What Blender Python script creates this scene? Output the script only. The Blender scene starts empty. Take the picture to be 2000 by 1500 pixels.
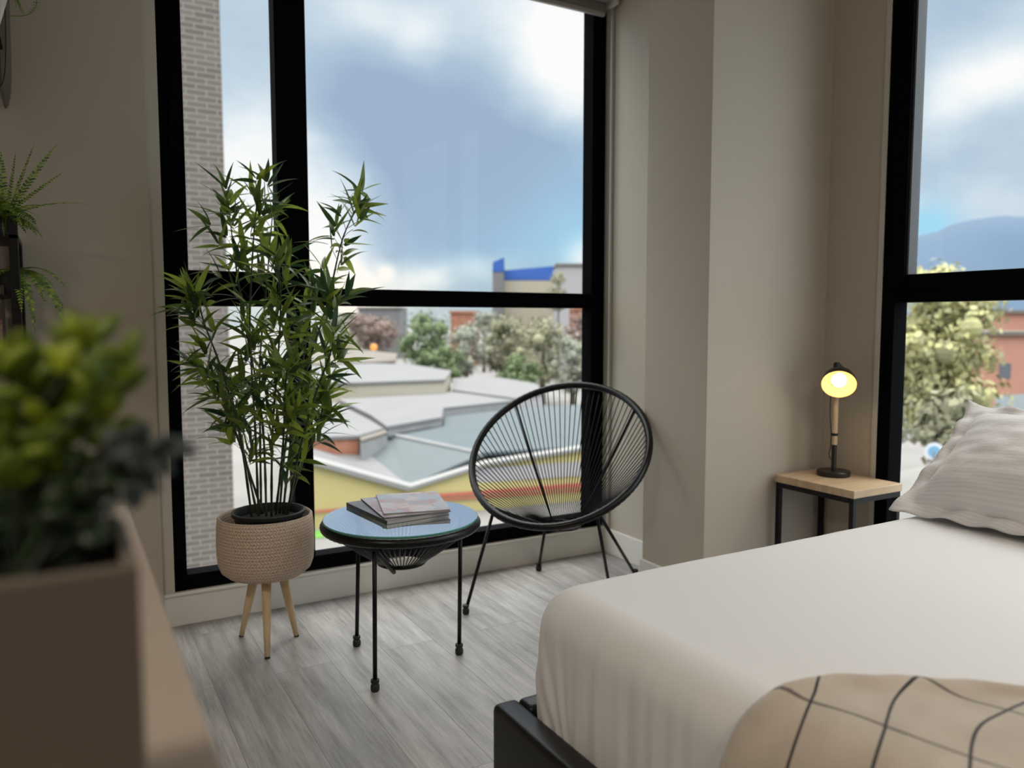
import bpy, bmesh, math, random
from mathutils import Vector, Matrix, noise as mnoise
SC = bpy.context.scene
COL = SC.collection
PI = math.pi
rnd = random.Random(7)

# ------------------------------------------------------------------ camera
F_PX, PITCH, YAW, CAM_H = 1542.0, math.radians(4.56), math.radians(29.7), 1.1
cam_data = bpy.data.cameras.new('camera')
cam = bpy.data.objects.new('camera', cam_data)
COL.objects.link(cam)
cam.location = (0, 0, CAM_H)
cam.rotation_euler = (PI/2 - PITCH, 0, -YAW)
cam_data.sensor_width = 36.0
cam_data.lens = F_PX / 2000 * 36.0
cam_data.clip_start = 0.02
cam_data.clip_end = 9000
cam_data.dof.use_dof = True
cam_data.dof.focus_distance = 2.1
cam_data.dof.aperture_fstop = 2.6
SC.camera = cam
SC.view_settings.view_transform = 'Standard'
SC.view_settings.look = 'None'
SC.view_settings.exposure = 0.0
SC.view_settings.gamma = 1.0
SC.view_settings.use_curve_mapping = False

# the directions of the photograph's sight lines, used to survey where things stand
CAM = Vector((0, 0, CAM_H))
FW = Vector((math.sin(YAW)*math.cos(PITCH), math.cos(YAW)*math.cos(PITCH), -math.sin(PITCH)))
RT = Vector((math.cos(YAW), -math.sin(YAW), 0))
UP = RT.cross(FW)
def ray(x, y): return FW + RT*((x-1000)/F_PX) - UP*((y-750)/F_PX)
def at_z(x, y, z): d = ray(x, y); return CAM + d*((z-CAM_H)/d.z)
def at_y(x, y, Y): d = ray(x, y); return CAM + d*(Y/d.y)
def at_x(x, y, X): d = ray(x, y); return CAM + d*(X/d.x)
def at_d(x, y, D): return CAM + ray(x, y)*D
def px(p):
    v = Vector(p)-CAM; z = v.dot(FW)
    return 1000+F_PX*v.dot(RT)/z, 750-F_PX*v.dot(UP)/z

# ------------------------------------------------------------------ sky
world = bpy.data.worlds.new('sky'); SC.world = world
world.use_nodes = True
NT = world.node_tree; NT.nodes.clear()
def wn(t, **k):
    n = NT.nodes.new(t)
    for a, b in k.items(): setattr(n, a, b)
    return n
def wl(a, b): NT.links.new(a, b)
def wmath(op, a, b=None, c=None, clamp=False):
    n = wn('ShaderNodeMath', operation=op); n.use_clamp = clamp
    for i, v in enumerate((a, b, c)):
        if v is None: continue
        if isinstance(v, (int, float)): n.inputs[i].default_value = v
        else: wl(v, n.inputs[i])
    return n.outputs[0]
tc = wn('ShaderNodeTexCoord')
nz = wn('ShaderNodeTexNoise'); nz.inputs['Scale'].default_value = 5.0; nz.inputs['Detail'].default_value = 4
wl(tc.outputs['Generated'], nz.inputs['Vector'])
vs = wn('ShaderNodeVectorMath', operation='SUBTRACT'); wl(nz.outputs['Color'], vs.inputs[0]); vs.inputs[1].default_value = (.5, .5, .5)
vm = wn('ShaderNodeVectorMath', operation='SCALE'); wl(vs.outputs[0], vm.inputs[0]); vm.inputs['Scale'].default_value = 0.10
va = wn('ShaderNodeVectorMath', operation='ADD'); wl(tc.outputs['Generated'], va.inputs[0]); wl(vm.outputs[0], va.inputs[1])
vN = wn('ShaderNodeVectorMath', operation='NORMALIZE'); wl(va.outputs[0], vN.inputs[0])
sep = wn('ShaderNodeSeparateXYZ'); wl(tc.outputs['Generated'], sep.inputs[0])
def blob(x, y, r, amp, prev):
    d = ray(x, y).normalized()
    dt = wn('ShaderNodeVectorMath', operation='DOT_PRODUCT'); wl(vN.outputs[0], dt.inputs[0]); dt.inputs[1].default_value = d
    s = (r/F_PX)**2
    e = wmath('SUBTRACT', dt.outputs['Value'], 1.0)
    e = wmath('DIVIDE', e, s)
    e = wmath('EXPONENT', e)
    return wmath('MULTIPLY_ADD', e, amp*(.72 if amp > 0 else .85), prev)
nb = wn('ShaderNodeTexNoise'); nb.inputs['Scale'].default_value = 6.0; nb.inputs['Detail'].default_value = 6; nb.inputs['Roughness'].default_value = .62
mp = wn('ShaderNodeMapping'); mp.inputs['Scale'].default_value = (1, 1, 2.2); wl(tc.outputs['Generated'], mp.inputs['Vector']); wl(mp.outputs[0], nb.inputs['Vector'])
val = wmath('MULTIPLY_ADD', nb.outputs['Fac'], 0.52, 0.21)
for b in [(900, 260, 150, -.42), (760, 240, 100, -.25), (1010, 350, 110, -.40), (700, 190, 90, -.2), (870, 380, 120, -.25), (1090, 390, 80, -.25),
          (650, 430, 60, .12), (640, 250, 60, -.15),
          (810, 80, 45, .65), (710, 65, 35, .35), (1120, 60, 80, .75), (1150, 170, 60, .4), (980, 10, 80, .35), (1040, 110, 60, .25),
          (490, 290, 70, .55), (470, 60, 60, -.05), (450, 440, 90, .45), (520, 500, 60, .4), (630, 370, 60, .45), (640, 60, 90, .22), (900, 120, 80, .15), (700, 470, 90, .25),
          (640, 545, 60, .7), (700, 540, 45, .6), (760, 499, 14, .7), (810, 532, 34, .6), (870, 527, 26, .7), (935, 528, 22, .65), (990, 520, 30, .3), (1115, 490, 30, .9), (1140, 510, 30, .4),
          (760, 470, 60, -.1), (950, 480, 60, -.15),
          (1850, 220, 45, .38), (1930, 190, 50, .5), (1985, 130, 45, .45), (1820, 210, 30, .2), (1850, 50, 80, -.2), (1880, 295, 60, -.2), (1980, 310, 60, -.15),
          (1960, 400, 35, .35), (1870, 385, 30, .25), (1800, 375, 20, .3), (1960, 80, 40, -.1)]:
    val = blob(*b, val)
rp = wn('ShaderNodeValToRGB'); wl(val, rp.inputs[0])
els = rp.color_ramp.elements
els[0].position = 0.0; els[0].color = (.345, .46, .63, 1)
els[1].position = 1.0; els[1].color = (1.0, 1.0, .98, 1)
for p_, c_ in ((.3, (.43, .56, .70, 1)), (.55, (.58, .70, .80, 1)), (.8, (.80, .88, .93, 1))):
    e_ = els.new(p_); e_.color = c_
blue = 0.0
for b in [(1800, 435, 38, 1.0), (1840, 440, 30, .7), (1130, 445, 50, .45), (1150, 330, 60, .25), (1100, 430, 60, .3), (960, 500, 80, .3), (1040, 480, 50, .3)]:
    blue = blob(*b, blue)
blue = wmath('MINIMUM', blue, 1.0)
mb_ = wn('ShaderNodeMix', data_type='RGBA'); wl(blue, mb_.inputs[0]); wl(rp.outputs[0], mb_.inputs[6]); mb_.inputs[7].default_value = (.38, .72, .92, 1)
# warm tint low at the horizon
hz = wmath('MULTIPLY', sep.outputs['Z'], -14.0); hz = wmath('ADD', hz, 1.25, clamp=True)
mh = wn('ShaderNodeMix', data_type='RGBA', blend_type='MULTIPLY'); wl(hz, mh.inputs[0]); wl(mb_.outputs[2], mh.inputs[6]); mh.inputs[7].default_value = (1.08, 1.0, .88, 1)
# the overcast is brighter overhead
mr = wn('ShaderNodeMapRange', interpolation_type='SMOOTHSTEP'); wl(sep.outputs['Z'], mr.inputs[0])
mr.inputs[1].default_value = .40; mr.inputs[2].default_value = .75; mr.inputs[3].default_value = 1.0; mr.inputs[4].default_value = 8.5
mw = wn('ShaderNodeMix', data_type='RGBA'); mq = wn('ShaderNodeMapRange'); wl(sep.outputs['Z'], mq.inputs[0]); mq.inputs[1].default_value = .38; mq.inputs[2].default_value = .6
wl(mq.outputs[0], mw.inputs[0]); wl(mh.outputs[2], mw.inputs[6]); mw.inputs[7].default_value = (.645, .64, .61, 1)
# brighter parts of the overcast, either side of what the windows frame from here
def lobe(dx, dy, dz, sig):
    d = Vector((dx, dy, dz)).normalized()
    n = wn('ShaderNodeVectorMath', operation='DOT_PRODUCT'); wl(tc.outputs['Generated'], n.inputs[0]); n.inputs[1].default_value = d
    return wmath('EXPONENT', wmath('DIVIDE', wmath('SUBTRACT', n.outputs['Value'], 1.0), sig*sig))
stg = wmath('MULTIPLY_ADD', lobe(-.88, .42, .38, .30), 2.0, wmath('MULTIPLY_ADD', lobe(.50, -.82, .26, .34), 2.7, mr.outputs[0]))
bg = wn('ShaderNodeBackground'); wl(mw.outputs[2], bg.inputs['Color']); wl(stg, bg.inputs['Strength'])
wo = wn('ShaderNodeOutputWorld'); wl(bg.outputs[0], wo.inputs['Surface'])
world.cycles.sampling_method = 'MANUAL'; world.cycles.sample_map_resolution = 512

# fill lamps added out of view to lift the dim interior: (x, y, watts); their fittings are built with the room
FILL_LAMPS = [(1.72, -.25, 6.0), (.2, -1.7, 16.0), (-1.15, .35, 23.0)]
for x_, y_, w_ in FILL_LAMPS:
    ld = bpy.data.lights.new('fill_lamp_light', 'AREA'); ld.shape = 'DISK'; ld.size = .42; ld.energy = w_; ld.color = (1, .88, .74); ld.spread = math.radians(146)
    lo = bpy.data.objects.new('fill_lamp_light', ld); COL.objects.link(lo); lo.location = (x_, y_, 2.535)

# ------------------------------------------------------------------ helpers
def tag(o, label=None, cat=None, group=None, kind=None):
    if label: o['label'] = label
    if cat: o['category'] = cat
    if group: o['group'] = group
    if kind: o['kind'] = kind
    return o
def empty(name, loc=(0, 0, 0), rz=0.0):
    o = bpy.data.objects.new(name, None); COL.objects.link(o)
    o.location = loc; o.rotation_euler = (0, 0, rz); o.empty_display_size = .05
    return o

class MB:
    def __init__(s): s.v = []; s.f = []; s.uv = []
    def quad(s, a, b, c, d): n = len(s.v); s.v += [tuple(a), tuple(b), tuple(c), tuple(d)]; s.f.append((n, n+1, n+2, n+3)); return s
    def poly(s, ps): n = len(s.v); s.v += [tuple(p) for p in ps]; s.f.append(tuple(range(n, n+len(ps)))); return s
    def box(s, x0, x1, y0, y1, z0, z1):
        n = len(s.v)
        s.v += [(x0, y0, z0), (x1, y0, z0), (x1, y1, z0), (x0, y1, z0), (x0, y0, z1), (x1, y0, z1), (x1, y1, z1), (x0, y1, z1)]
        for f in ((0, 3, 2, 1), (4, 5, 6, 7), (0, 1, 5, 4), (1, 2, 6, 5), (2, 3, 7, 6), (3, 0, 4, 7)): s.f.append(tuple(n+i for i in f))
        return s
    def prism(s, ps, z0, z1):
        n = len(s.v); k = len(ps)
        s.v += [(p[0], p[1], z0) for p in ps] + [(p[0], p[1], z1) for p in ps]
        s.f.append(tuple(n+i for i in reversed(range(k)))); s.f.append(tuple(n+k+i for i in range(k)))
        for i in range(k): j = (i+1) % k; s.f.append((n+i, n+j, n+k+j, n+k+i))
        return s
    def tube(s, pts, r, seg=8, closed=False, caps=True):
        pts = [Vector(p) for p in pts]; m = len(pts); n = len(s.v)
        rr = r if isinstance(r, (list, tuple)) else [r]*m
        ref = None
        for i, p in enumerate(pts):
            a = pts[(i-1) % m] if (closed or i > 0) else p
            b = pts[(i+1) % m] if (closed or i < m-1) else p
            t = (b-a).normalized()
            if ref is None:
                ref = t.orthogonal().normalized()
            ref = (ref - t*ref.dot(t))
            if ref.length < 1e-6: ref = t.orthogonal()
            ref.normalize(); bi = t.cross(ref)
            for k in range(seg):
                an = 2*PI*k/seg
                s.v.append(tuple(p + (ref*math.cos(an)+bi*math.sin(an))*rr[i]))
        for i in range(m if closed else m-1):
            j = (i+1) % m
            for k in range(seg):
                l = (k+1) % seg
                s.f.append((n+i*seg+k, n+i*seg+l, n+j*seg+l, n+j*seg+k))
        if caps and not closed:
            s.f.append(tuple(n+k for k in reversed(range(seg)))); s.f.append(tuple(n+(m-1)*seg+k for k in range(seg)))
        return s
    def lathe(s, prof, c=(0, 0, 0), seg=32, M=None):
        n = len(s.v); m = len(prof)
        for r, z in prof:
            for k in range(seg):
                a = 2*PI*k/seg
                p = Vector((r*math.cos(a), r*math.sin(a), z))
                if M is not None: p = M @ p
                s.v.append((p.x+c[0], p.y+c[1], p.z+c[2]))
        for i in range(m-1):
            for k in range(seg):
                l = (k+1) % seg
                s.f.append((n+i*seg+k, n+i*seg+l, n+(i+1)*seg+l, n+(i+1)*seg+k))
        if prof[0][0] > 1e-5: s.f.append(tuple(n+k for k in reversed(range(seg))))
        if prof[-1][0] > 1e-5: s.f.append(tuple(n+(m-1)*seg+k for k in range(seg)))
        return s
    def ball(s, c, r, seg=12, rings=8, sc=(1, 1, 1), M=None):
        n = len(s.v)
        for i in range(rings+1):
            t = PI*i/rings
            for k in range(seg):
                a = 2*PI*k/seg
                p = Vector((math.sin(t)*math.cos(a)*r*sc[0], math.sin(t)*math.sin(a)*r*sc[1], math.cos(t)*r*sc[2]))
                if M is not None: p = M @ p
                s.v.append((p.x+c[0], p.y+c[1], p.z+c[2]))
        for i in range(rings):
            for k in range(seg):
                l = (k+1) % seg
                s.f.append((n+i*seg+k, n+(i+1)*seg+k, n+(i+1)*seg+l, n+i*seg+l))
        return s
    def grid(s, fn, nu, nv, flip=False):
        n = len(s.v)
        for i in range(nu+1):
            for j in range(nv+1):
                s.v.append(tuple(fn(i/nu, j/nv)))
        for i in range(nu):
            for j in range(nv):
                q = (n+i*(nv+1)+j, n+(i+1)*(nv+1)+j, n+(i+1)*(nv+1)+j+1, n+i*(nv+1)+j+1)
                s.f.append(q[::-1] if flip else q)
        return s
    def build(s, name, m, parent=None, smooth=False, bevel=0, solid=0, loc=None, uvf=None, angle=None, merge=False):
        me = bpy.data.meshes.new(name)
        ov = Vector(loc) if loc is not None else Vector((0, 0, 0))
        me.from_pydata([tuple(Vector(v)-ov) for v in s.v], [], s.f)
        bm = bmesh.new(); bm.from_mesh(me)
        if merge: bmesh.ops.remove_doubles(bm, verts=bm.verts, dist=1e-5)
        bmesh.ops.recalc_face_normals(bm, faces=bm.faces)
        bm.to_mesh(me); bm.free()
        if m: me.materials.append(m)
        o = bpy.data.objects.new(name, me); COL.objects.link(o)
        if parent is not None:
            o.parent = parent
        if loc is not None: o.location = loc
        if smooth or angle:
            me.polygons.foreach_set('use_smooth', [True]*len(me.polygons))
        if angle: me.set_sharp_from_angle(angle=math.radians(angle))
        if uvf:
            ul = me.uv_layers.new(name='UVMap')
            for li in me.loops: pass
            for l in me.loops:
                ul.data[l.index].uv = uvf(me.vertices[l.vertex_index].co)
        if solid:
            md = o.modifiers.new('solid', 'SOLIDIFY'); md.thickness = solid; md.offset = 0
        if bevel:
            md = o.modifiers.new('bevel', 'BEVEL'); md.width = bevel; md.segments = 2; md.limit_method = 'ANGLE'
        return o

# material helpers -------------------------------------------------
MATS = {}
class Mt:
    def __init__(s, name):
        s.m = bpy.data.materials.new(name); s.m.use_nodes = True; s.t = s.m.node_tree
        s.p = s.t.nodes['Principled BSDF']; s.out = s.t.nodes['Material Output']
        MATS[name] = s.m
    def n(s, t, **k):
        x = s.t.nodes.new(t)
        for a, b in k.items(): setattr(x, a, b)
        return x
    def l(s, a, b): s.t.links.new(a, b)
    def set(s, **k):
        for a, b in k.items():
            s.p.inputs[a.replace('_', ' ')].default_value = b
        return s
    def coord(s, kind='Object', scale=(1, 1, 1), rot=(0, 0, 0)):
        c = s.n('ShaderNodeTexCoord'); mp = s.n('ShaderNodeMapping')
        mp.inputs['Scale'].default_value = scale; mp.inputs['Rotation'].default_value = rot
        s.l(c.outputs[kind], mp.inputs['Vector']); return mp.outputs[0]
    def noise(s, vec, scale=5, detail=4, rough=.5):
        x = s.n('ShaderNodeTexNoise'); x.inputs['Scale'].default_value = scale; x.inputs['Detail'].default_value = detail; x.inputs['Roughness'].default_value = rough
        s.l(vec, x.inputs['Vector']); return x.outputs['Fac']
    def ramp(s, fac, stops):
        r = s.n('ShaderNodeValToRGB'); s.l(fac, r.inputs[0]); e = r.color_ramp.elements
        e[0].position, e[0].color = stops[0][0], (*stops[0][1], 1); e[1].position, e[1].color = stops[-1][0], (*stops[-1][1], 1)
        for p, c in stops[1:-1]: q = e.new(p); q.color = (*c, 1)
        return r.outputs[0]
    def math(s, op, a, b=None, c=None, clamp=False):
        n = s.n('ShaderNodeMath', operation=op); n.use_clamp = clamp
        for i, v in enumerate((a, b, c)):
            if v is None: continue
            if isinstance(v, (int, float)): n.inputs[i].default_value = v
            else: s.l(v, n.inputs[i])
        return n.outputs[0]
    def mix(s, fac, a, b, mode='MIX'):
        n = s.n('ShaderNodeMix', data_type='RGBA', blend_type=mode)
        for i, v in ((0, fac), (6, a), (7, b)):
            if isinstance(v, (int, float)): n.inputs[i].default_value = v
            elif isinstance(v, tuple): n.inputs[i].default_value = (*v, 1) if len(v) == 3 else v
            else: s.l(v, n.inputs[i])
        return n.outputs[2]
    def bump(s, h, strength=.2, dist=.01):
        b = s.n('ShaderNodeBump'); b.inputs['Strength'].default_value = strength; b.inputs['Distance'].default_value = dist
        s.l(h, b.inputs['Height']); s.l(b.outputs[0], s.p.inputs['Normal']); return s
    def col(s, c): s.l(c, s.p.inputs['Base Color']); return s
def srgb(r, g, b):
    f = lambda c: (c/255/12.92) if c/255 <= .04045 else ((c/255+.055)/1.055)**2.4
    return (f(r), f(g), f(b))
def plain(name, c, rough=.5, metal=0.0, spec=.5, var=0.0, vs=8, bump=0, bs=60):
    m = Mt(name); m.set(Base_Color=(*c, 1), Roughness=rough, Metallic=metal, Specular_IOR_Level=spec)
    if var:
        v = m.noise(m.coord(), vs, 4)
        m.col(m.ramp(v, [(.3, tuple(x*(1-var) for x in c)), (.7, tuple(min(1, x*(1+var)) for x in c))]))
    if bump:
        m.bump(m.noise(m.coord(), bs, 3), bump, .005)
    return m.m
# ------------------------------------------------------------------ materials
wall_m = plain('wall_paint', (.50, .445, .365), .75, var=.02, vs=2, bump=.05, bs=150)
trim_m = plain('trim_paint', (.56, .53, .47), .5)
skirt_m = plain('skirting_paint', (.78, .76, .71), .45)
ceil_m = plain('ceiling_paint', (.75, .74, .71), .8)
frame_m = plain('black_aluminium', (.0018, .0018, .003), .7, spec=.04)
black_m = plain('black_powder_coat', (.004, .004, .005), .38, spec=.3)
cord_m = plain('black_vinyl_cord', (.004, .004, .005), .32, spec=.35)
rubber_m = plain('black_rubber', (.01, .01, .01), .6)
gasket_m = plain('grey_gasket', (.10, .105, .11), .5)
blind_m = plain('grey_blind_fabric', (.30, .29, .28), .8, bump=.1, bs=300)

m = Mt('grey_wood_vinyl_floor')   # planks run along Y
c = m.coord('Object', (1, 1, 1), (0, 0, PI/2))
br = m.n('ShaderNodeTexBrick'); m.l(c, br.inputs['Vector'])
br.offset = .37; br.inputs['Scale'].default_value = 1.0; br.inputs['Brick Width'].default_value = 1.22; br.inputs['Row Height'].default_value = .18
br.inputs['Mortar Size'].default_value = .0012; br.inputs['Mortar Smooth'].default_value = .3; br.inputs['Bias'].default_value = 0
br.inputs['Color1'].default_value = (0, 0, 0, 1); br.inputs['Color2'].default_value = (1, 1, 1, 1); br.inputs['Mortar'].default_value = (.5, .5, .5, 1)
rgb = m.n('ShaderNodeSeparateColor'); m.l(br.outputs['Color'], rgb.inputs[0])
cc = m.n('ShaderNodeCombineXYZ'); m.l(rgb.outputs[0], cc.inputs[2])
sc_ = m.n('ShaderNodeVectorMath', operation='SCALE'); m.l(cc.outputs[0], sc_.inputs[0]); sc_.inputs['Scale'].default_value = 17.0
ad = m.n('ShaderNodeVectorMath', operation='ADD'); m.l(m.coord('Object', (14, 1.3, 1)), ad.inputs[0]); m.l(sc_.outputs[0], ad.inputs[1])
g1 = m.noise(ad.outputs[0], 2.2, 8, .65)
ad2 = m.n('ShaderNodeVectorMath', operation='ADD'); m.l(m.coord('Object', (90, 3.0, 1)), ad2.inputs[0]); m.l(sc_.outputs[0], ad2.inputs[1])
g2 = m.noise(ad2.outputs[0], 2.0, 5, .7)
g3 = m.noise(m.coord('Object', (3, 1.6, 1)), 1.6, 3)
gm = m.math('MULTIPLY_ADD', g2, .45, m.math('MULTIPLY_ADD', g3, .35, m.math('MULTIPLY', g1, .75)))
base = m.ramp(gm, [(.46, (.13, .124, .12)), (.64, (.27, .26, .252)), (.80, (.40, .39, .38)), (.95, (.52, .51, .50))])
tone = m.math('MULTIPLY_ADD', rgb.outputs[0], .25, .86)
tn = m.n('ShaderNodeCombineColor'); [m.l(tone, tn.inputs[i]) for i in range(3)]
cl = m.mix(1.0, base, tn.outputs[0], 'MULTIPLY')
cl = m.mix(m.math('MULTIPLY', br.outputs['Fac'], .55), cl, (.06, .055, .05))
m.col(cl); m.set(Roughness=.36, Specular_IOR_Level=.5)
m.l(m.math('MULTIPLY_ADD', g2, .25, .26), m.p.inputs['Roughness'])
m.bump(m.math('SUBTRACT', g2, br.outputs['Fac']), .18, .002)
floor_m = m.m

def glass_mat(name, tint, ior=1.5, rough=0.0, boost=1.0):
    m = Mt(name); m.t.nodes.remove(m.p)
    tr = m.n('ShaderNodeBsdfTransparent'); tr.inputs[0].default_value = (*tint, 1)
    gl = m.n('ShaderNodeBsdfGlossy'); gl.inputs['Roughness'].default_value = rough; gl.inputs[0].default_value = (1, 1, 1, 1)
    fr = m.n('ShaderNodeLayerWeight'); fr.inputs[0].default_value = .5; f0 = ((ior-1)/(ior+1))**2
    mx = m.n('ShaderNodeMixShader')
    m.l(m.math('MULTIPLY', m.math('MULTIPLY_ADD', m.math('POWER', fr.outputs['Facing'], 5.0), 1-f0, f0), boost, clamp=True), mx.inputs[0]); m.l(tr.outputs[0], mx.inputs[1]); m.l(gl.outputs[0], mx.inputs[2]); m.l(mx.outputs[0], m.out.inputs[0])
    return m.m
pane_m = glass_mat('window_glass', (.985, .99, .99), 1.25, 0.0, .6)
tglass_m = glass_mat('table_glass', (.93, .985, .97), 1.55, .03, 2.7)
edge_m = plain('green_glass_edge', (.10, .32, .25), .12)

m = Mt('sheet_cotton'); m.set(Base_Color=(.76, .76, .765, 1), Roughness=.75, Sheen_Weight=.25)
m.bump(m.math('ADD', m.noise(m.coord('Object', (1, 1, 1)), 700, 2), m.math('MULTIPLY', m.noise(m.coord(), 9, 3), 3.0)), .12, .003); sheet_m = m.m
m = Mt('satin_stripe_cotton'); m.set(Roughness=.6, Sheen_Weight=.3)
uvc = m.n('ShaderNodeUVMap'); sx = m.n('ShaderNodeSeparateXYZ'); m.l(uvc.outputs[0], sx.inputs[0])
st = m.math('GREATER_THAN', m.math('FRACT', m.math('MULTIPLY', sx.outputs[1], 42.0)), .5)
m.col(m.mix(st, (.72, .70, .695), (.665, .645, .64))); m.bump(m.noise(m.coord(), 25, 4), .25, .01)
m.l(m.math('MULTIPLY_ADD', st, .3, .4), m.p.inputs['Roughness']); pillow_m = m.m

m = Mt('checked_throw_cloth'); m.set(Roughness=.9, Sheen_Weight=.3)
uvc = m.n('ShaderNodeUVMap'); sx = m.n('ShaderNodeSeparateXYZ'); m.l(uvc.outputs[0], sx.inputs[0])
def line(co, period, off, w):
    f = m.math('FRACT', m.math('ADD', m.math('DIVIDE', co, period), off))
    return m.math('LESS_THAN', m.math('ABSOLUTE', m.math('SUBTRACT', f, .5)), w/period/2)
LPER = .1095; LOFF = LPER*20 - .572
la = line(sx.outputs[1], LPER, .5, .0048); lb = line(sx.outputs[0], .155, .5, .0052)
tw = m.n('ShaderNodeTexWave'); tw.inputs['Scale'].default_value = 160; m.l(m.coord('UV'), tw.inputs['Vector']); tw.inputs['Distortion'].default_value = 1
lb2 = m.math('MULTIPLY', lb, m.math('MULTIPLY_ADD', tw.outputs['Fac'], .5, .5))
ln = m.math('MAXIMUM', la, lb2)
bs_ = m.ramp(m.noise(m.coord('UV', (1, 1, 1)), 14, 5), [(.3, (.47, .405, .33)), (.7, (.56, .49, .41))])
m.col(m.mix(ln, bs_, (.02, .018, .024)))
m.bump(m.noise(m.coord('UV', (300, 900, 1)), 1, 2), .3, .002); throw_m = m.m

m = Mt('black_leatherette'); m.set(Base_Color=(.005, .0045, .005, 1), Roughness=.38, Specular_IOR_Level=.35)
vo = m.n('ShaderNodeTexVoronoi'); vo.inputs['Scale'].default_value = 450; m.l(m.coord(), vo.inputs['Vector']); m.bump(vo.outputs['Distance'], .15, .002); leather_m = m.m

m = Mt('light_pine'); m.set(Roughness=.45)
m.col(m.ramp(m.noise(m.coord('Object', (2, 14, 2)), 3, 5), [(.3, (.50, .355, .215)), (.7, (.68, .52, .35))])); pine_m = m.m
m = Mt('pale_turned_wood'); m.set(Roughness=.5)
m.col(m.ramp(m.noise(m.coord('Object', (20, 20, 2)), 2, 4), [(.3, (.62, .44, .24)), (.7, (.78, .60, .37))])); leg_m = m.m

# woven basket: chevrons of rope
m = Mt('woven_jute'); m.set(Roughness=.85)
uvc = m.n('ShaderNodeUVMap'); sx = m.n('ShaderNodeSeparateXYZ'); m.l(uvc.outputs[0], sx.inputs[0])
hrow = .0105
vr = m.math('DIVIDE', sx.outputs[1], hrow); fr_ = m.math('FRACT', vr); row = m.math('FLOOR', vr)
odd = m.math('MODULO', m.math('ABSOLUTE', row), 2.0); sgn = m.math('MULTIPLY_ADD', odd, -2.0, 1.0)
dg_ = m.math('FRACT', m.math('ADD', m.math('DIVIDE', sx.outputs[0], .0105), m.math('MULTIPLY', sgn, m.math('MULTIPLY', fr_, .9))))
hh = m.math('SUBTRACT', 1.0, m.math('ABSOLUTE', m.math('MULTIPLY_ADD', dg_, 2.0, -1.0)))
he = m.math('SUBTRACT', 1.0, m.math('POWER', m.math('ABSOLUTE', m.math('MULTIPLY_ADD', fr_, 2.0, -1.0)), 4.0))
hgt = m.math('MULTIPLY', m.math('POWER', hh, .5), he)
spk = m.noise(m.coord('UV', (1, 1, 1)), 130, 3)
cb = m.ramp(m.math('MULTIPLY_ADD', spk, .5, m.math('MULTIPLY', hgt, .5)), [(.15, (.36, .24, .17)), (.45, (.66, .50, .385)), (.8, (.86, .70, .57))])
m.col(cb); m.bump(hgt, .8, .004); jute_m = m.m

def leaf_mat(name, dark, light, trans=.35, rough=.4):
    m = Mt(name); g = m.n('ShaderNodeNewGeometry')
    rnd_ = g.outputs['Random Per Island']
    cl = m.ramp(rnd_, [(0, dark), (.55, tuple((a*.65+b*.35) for a, b in zip(dark, light))), (1, light)])
    m.col(cl); m.set(Roughness=rough)
    tl = m.n('ShaderNodeBsdfTranslucent'); m.l(cl, tl.inputs[0]); mx = m.n('ShaderNodeMixShader'); mx.inputs[0].default_value = trans
    m.l(m.p.outputs[0], mx.inputs[1]); m.l(tl.outputs[0], mx.inputs[2]); m.l(mx.outputs[0], m.out.inputs[0])
    return m.m
bamboo_m = leaf_mat('bamboo_leaf', (.022, .07, .03), (.40, .52, .07), .42, .35)
fern_m = leaf_mat('fern_leaf', (.06, .16, .04), (.50, .66, .08), .35)
succ_m = leaf_mat('lime_leaf', (.07, .13, .004), (.30, .38, .01), .3, .5)
dark_leaf_m = leaf_mat('deep_green_leaf', (.01, .022, .01), (.03, .06, .015), .2, .5)
grey_leaf_m = leaf_mat('grey_green_leaf', (.03, .042, .038), (.06, .08, .075), .2, .6)
stem_m = plain('bamboo_stem', (.035, .055, .02), .45, var=.3, vs=30)
soil_m = plain('dark_soil', (.02, .014, .01), .95, bump=.5, bs=80)

# ------------------------------------------------------------------ room
XL, XR, YB, YF, ZC = -2.6, 2.678, -3.0, 3.02, 2.62
S = 'structure'
def st(mb, name, mat, **k): return tag(mb.build(name, mat, **k), kind=S)
st(MB().box(XL-.1, XR+.1, YB-.1, YF+.1, -.12, 0), 'floor', floor_m)
st(MB().box(XL-.1, XR+.1, YB-.1, YF+.1, ZC, ZC+.12), 'ceiling', ceil_m)
WX0, WX1 = .322, 2.217            # the big window
RY0, RY1 = -.75, 1.895            # the window beside the bed
mbw = MB().box(XL, WX0-.04, YF-.025, YF+.16, 0, ZC)                 # lining left of the window stands a little proud
st(mbw, 'wall_front', wall_m, bevel=.004)
st(MB().box(WX0-.055, WX0-.001, YF-.008, YF+.16, 0, ZC), 'trim_1', trim_m, bevel=.002)
st(MB().box(WX0-.001, WX1+.02, YF, YF+.16, 0, .125), 'wall_under_window', wall_m)
st(MB().box(2.23, XR+.1, 2.500, YF+.16, 0, ZC), 'wall_recess', wall_m, bevel=.002)
st(MB().box(2.045, XR+.1, 2.148, 2.503, 0, ZC), 'wall_column', wall_m, bevel=.003)
st(MB().box(XR, XR+.1, RY1+.002, 2.15, 0, ZC), 'wall_right', wall_m)
st(MB().box(XR, XR+.1, RY0, RY1+.002, 0, .125), 'wall_under_side_window', wall_m)
st(MB().box(XR, XR+.1, YB, RY0, 0, ZC), 'wall_right_rear', wall_m)
st(MB().box(XL-.1, XL, YB, YF+.1, 0, ZC), 'wall_left', wall_m)
st(MB().box(XL-.1, XR+.1, YB-.1, YB, 0, ZC), 'wall_back', wall_m)
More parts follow.
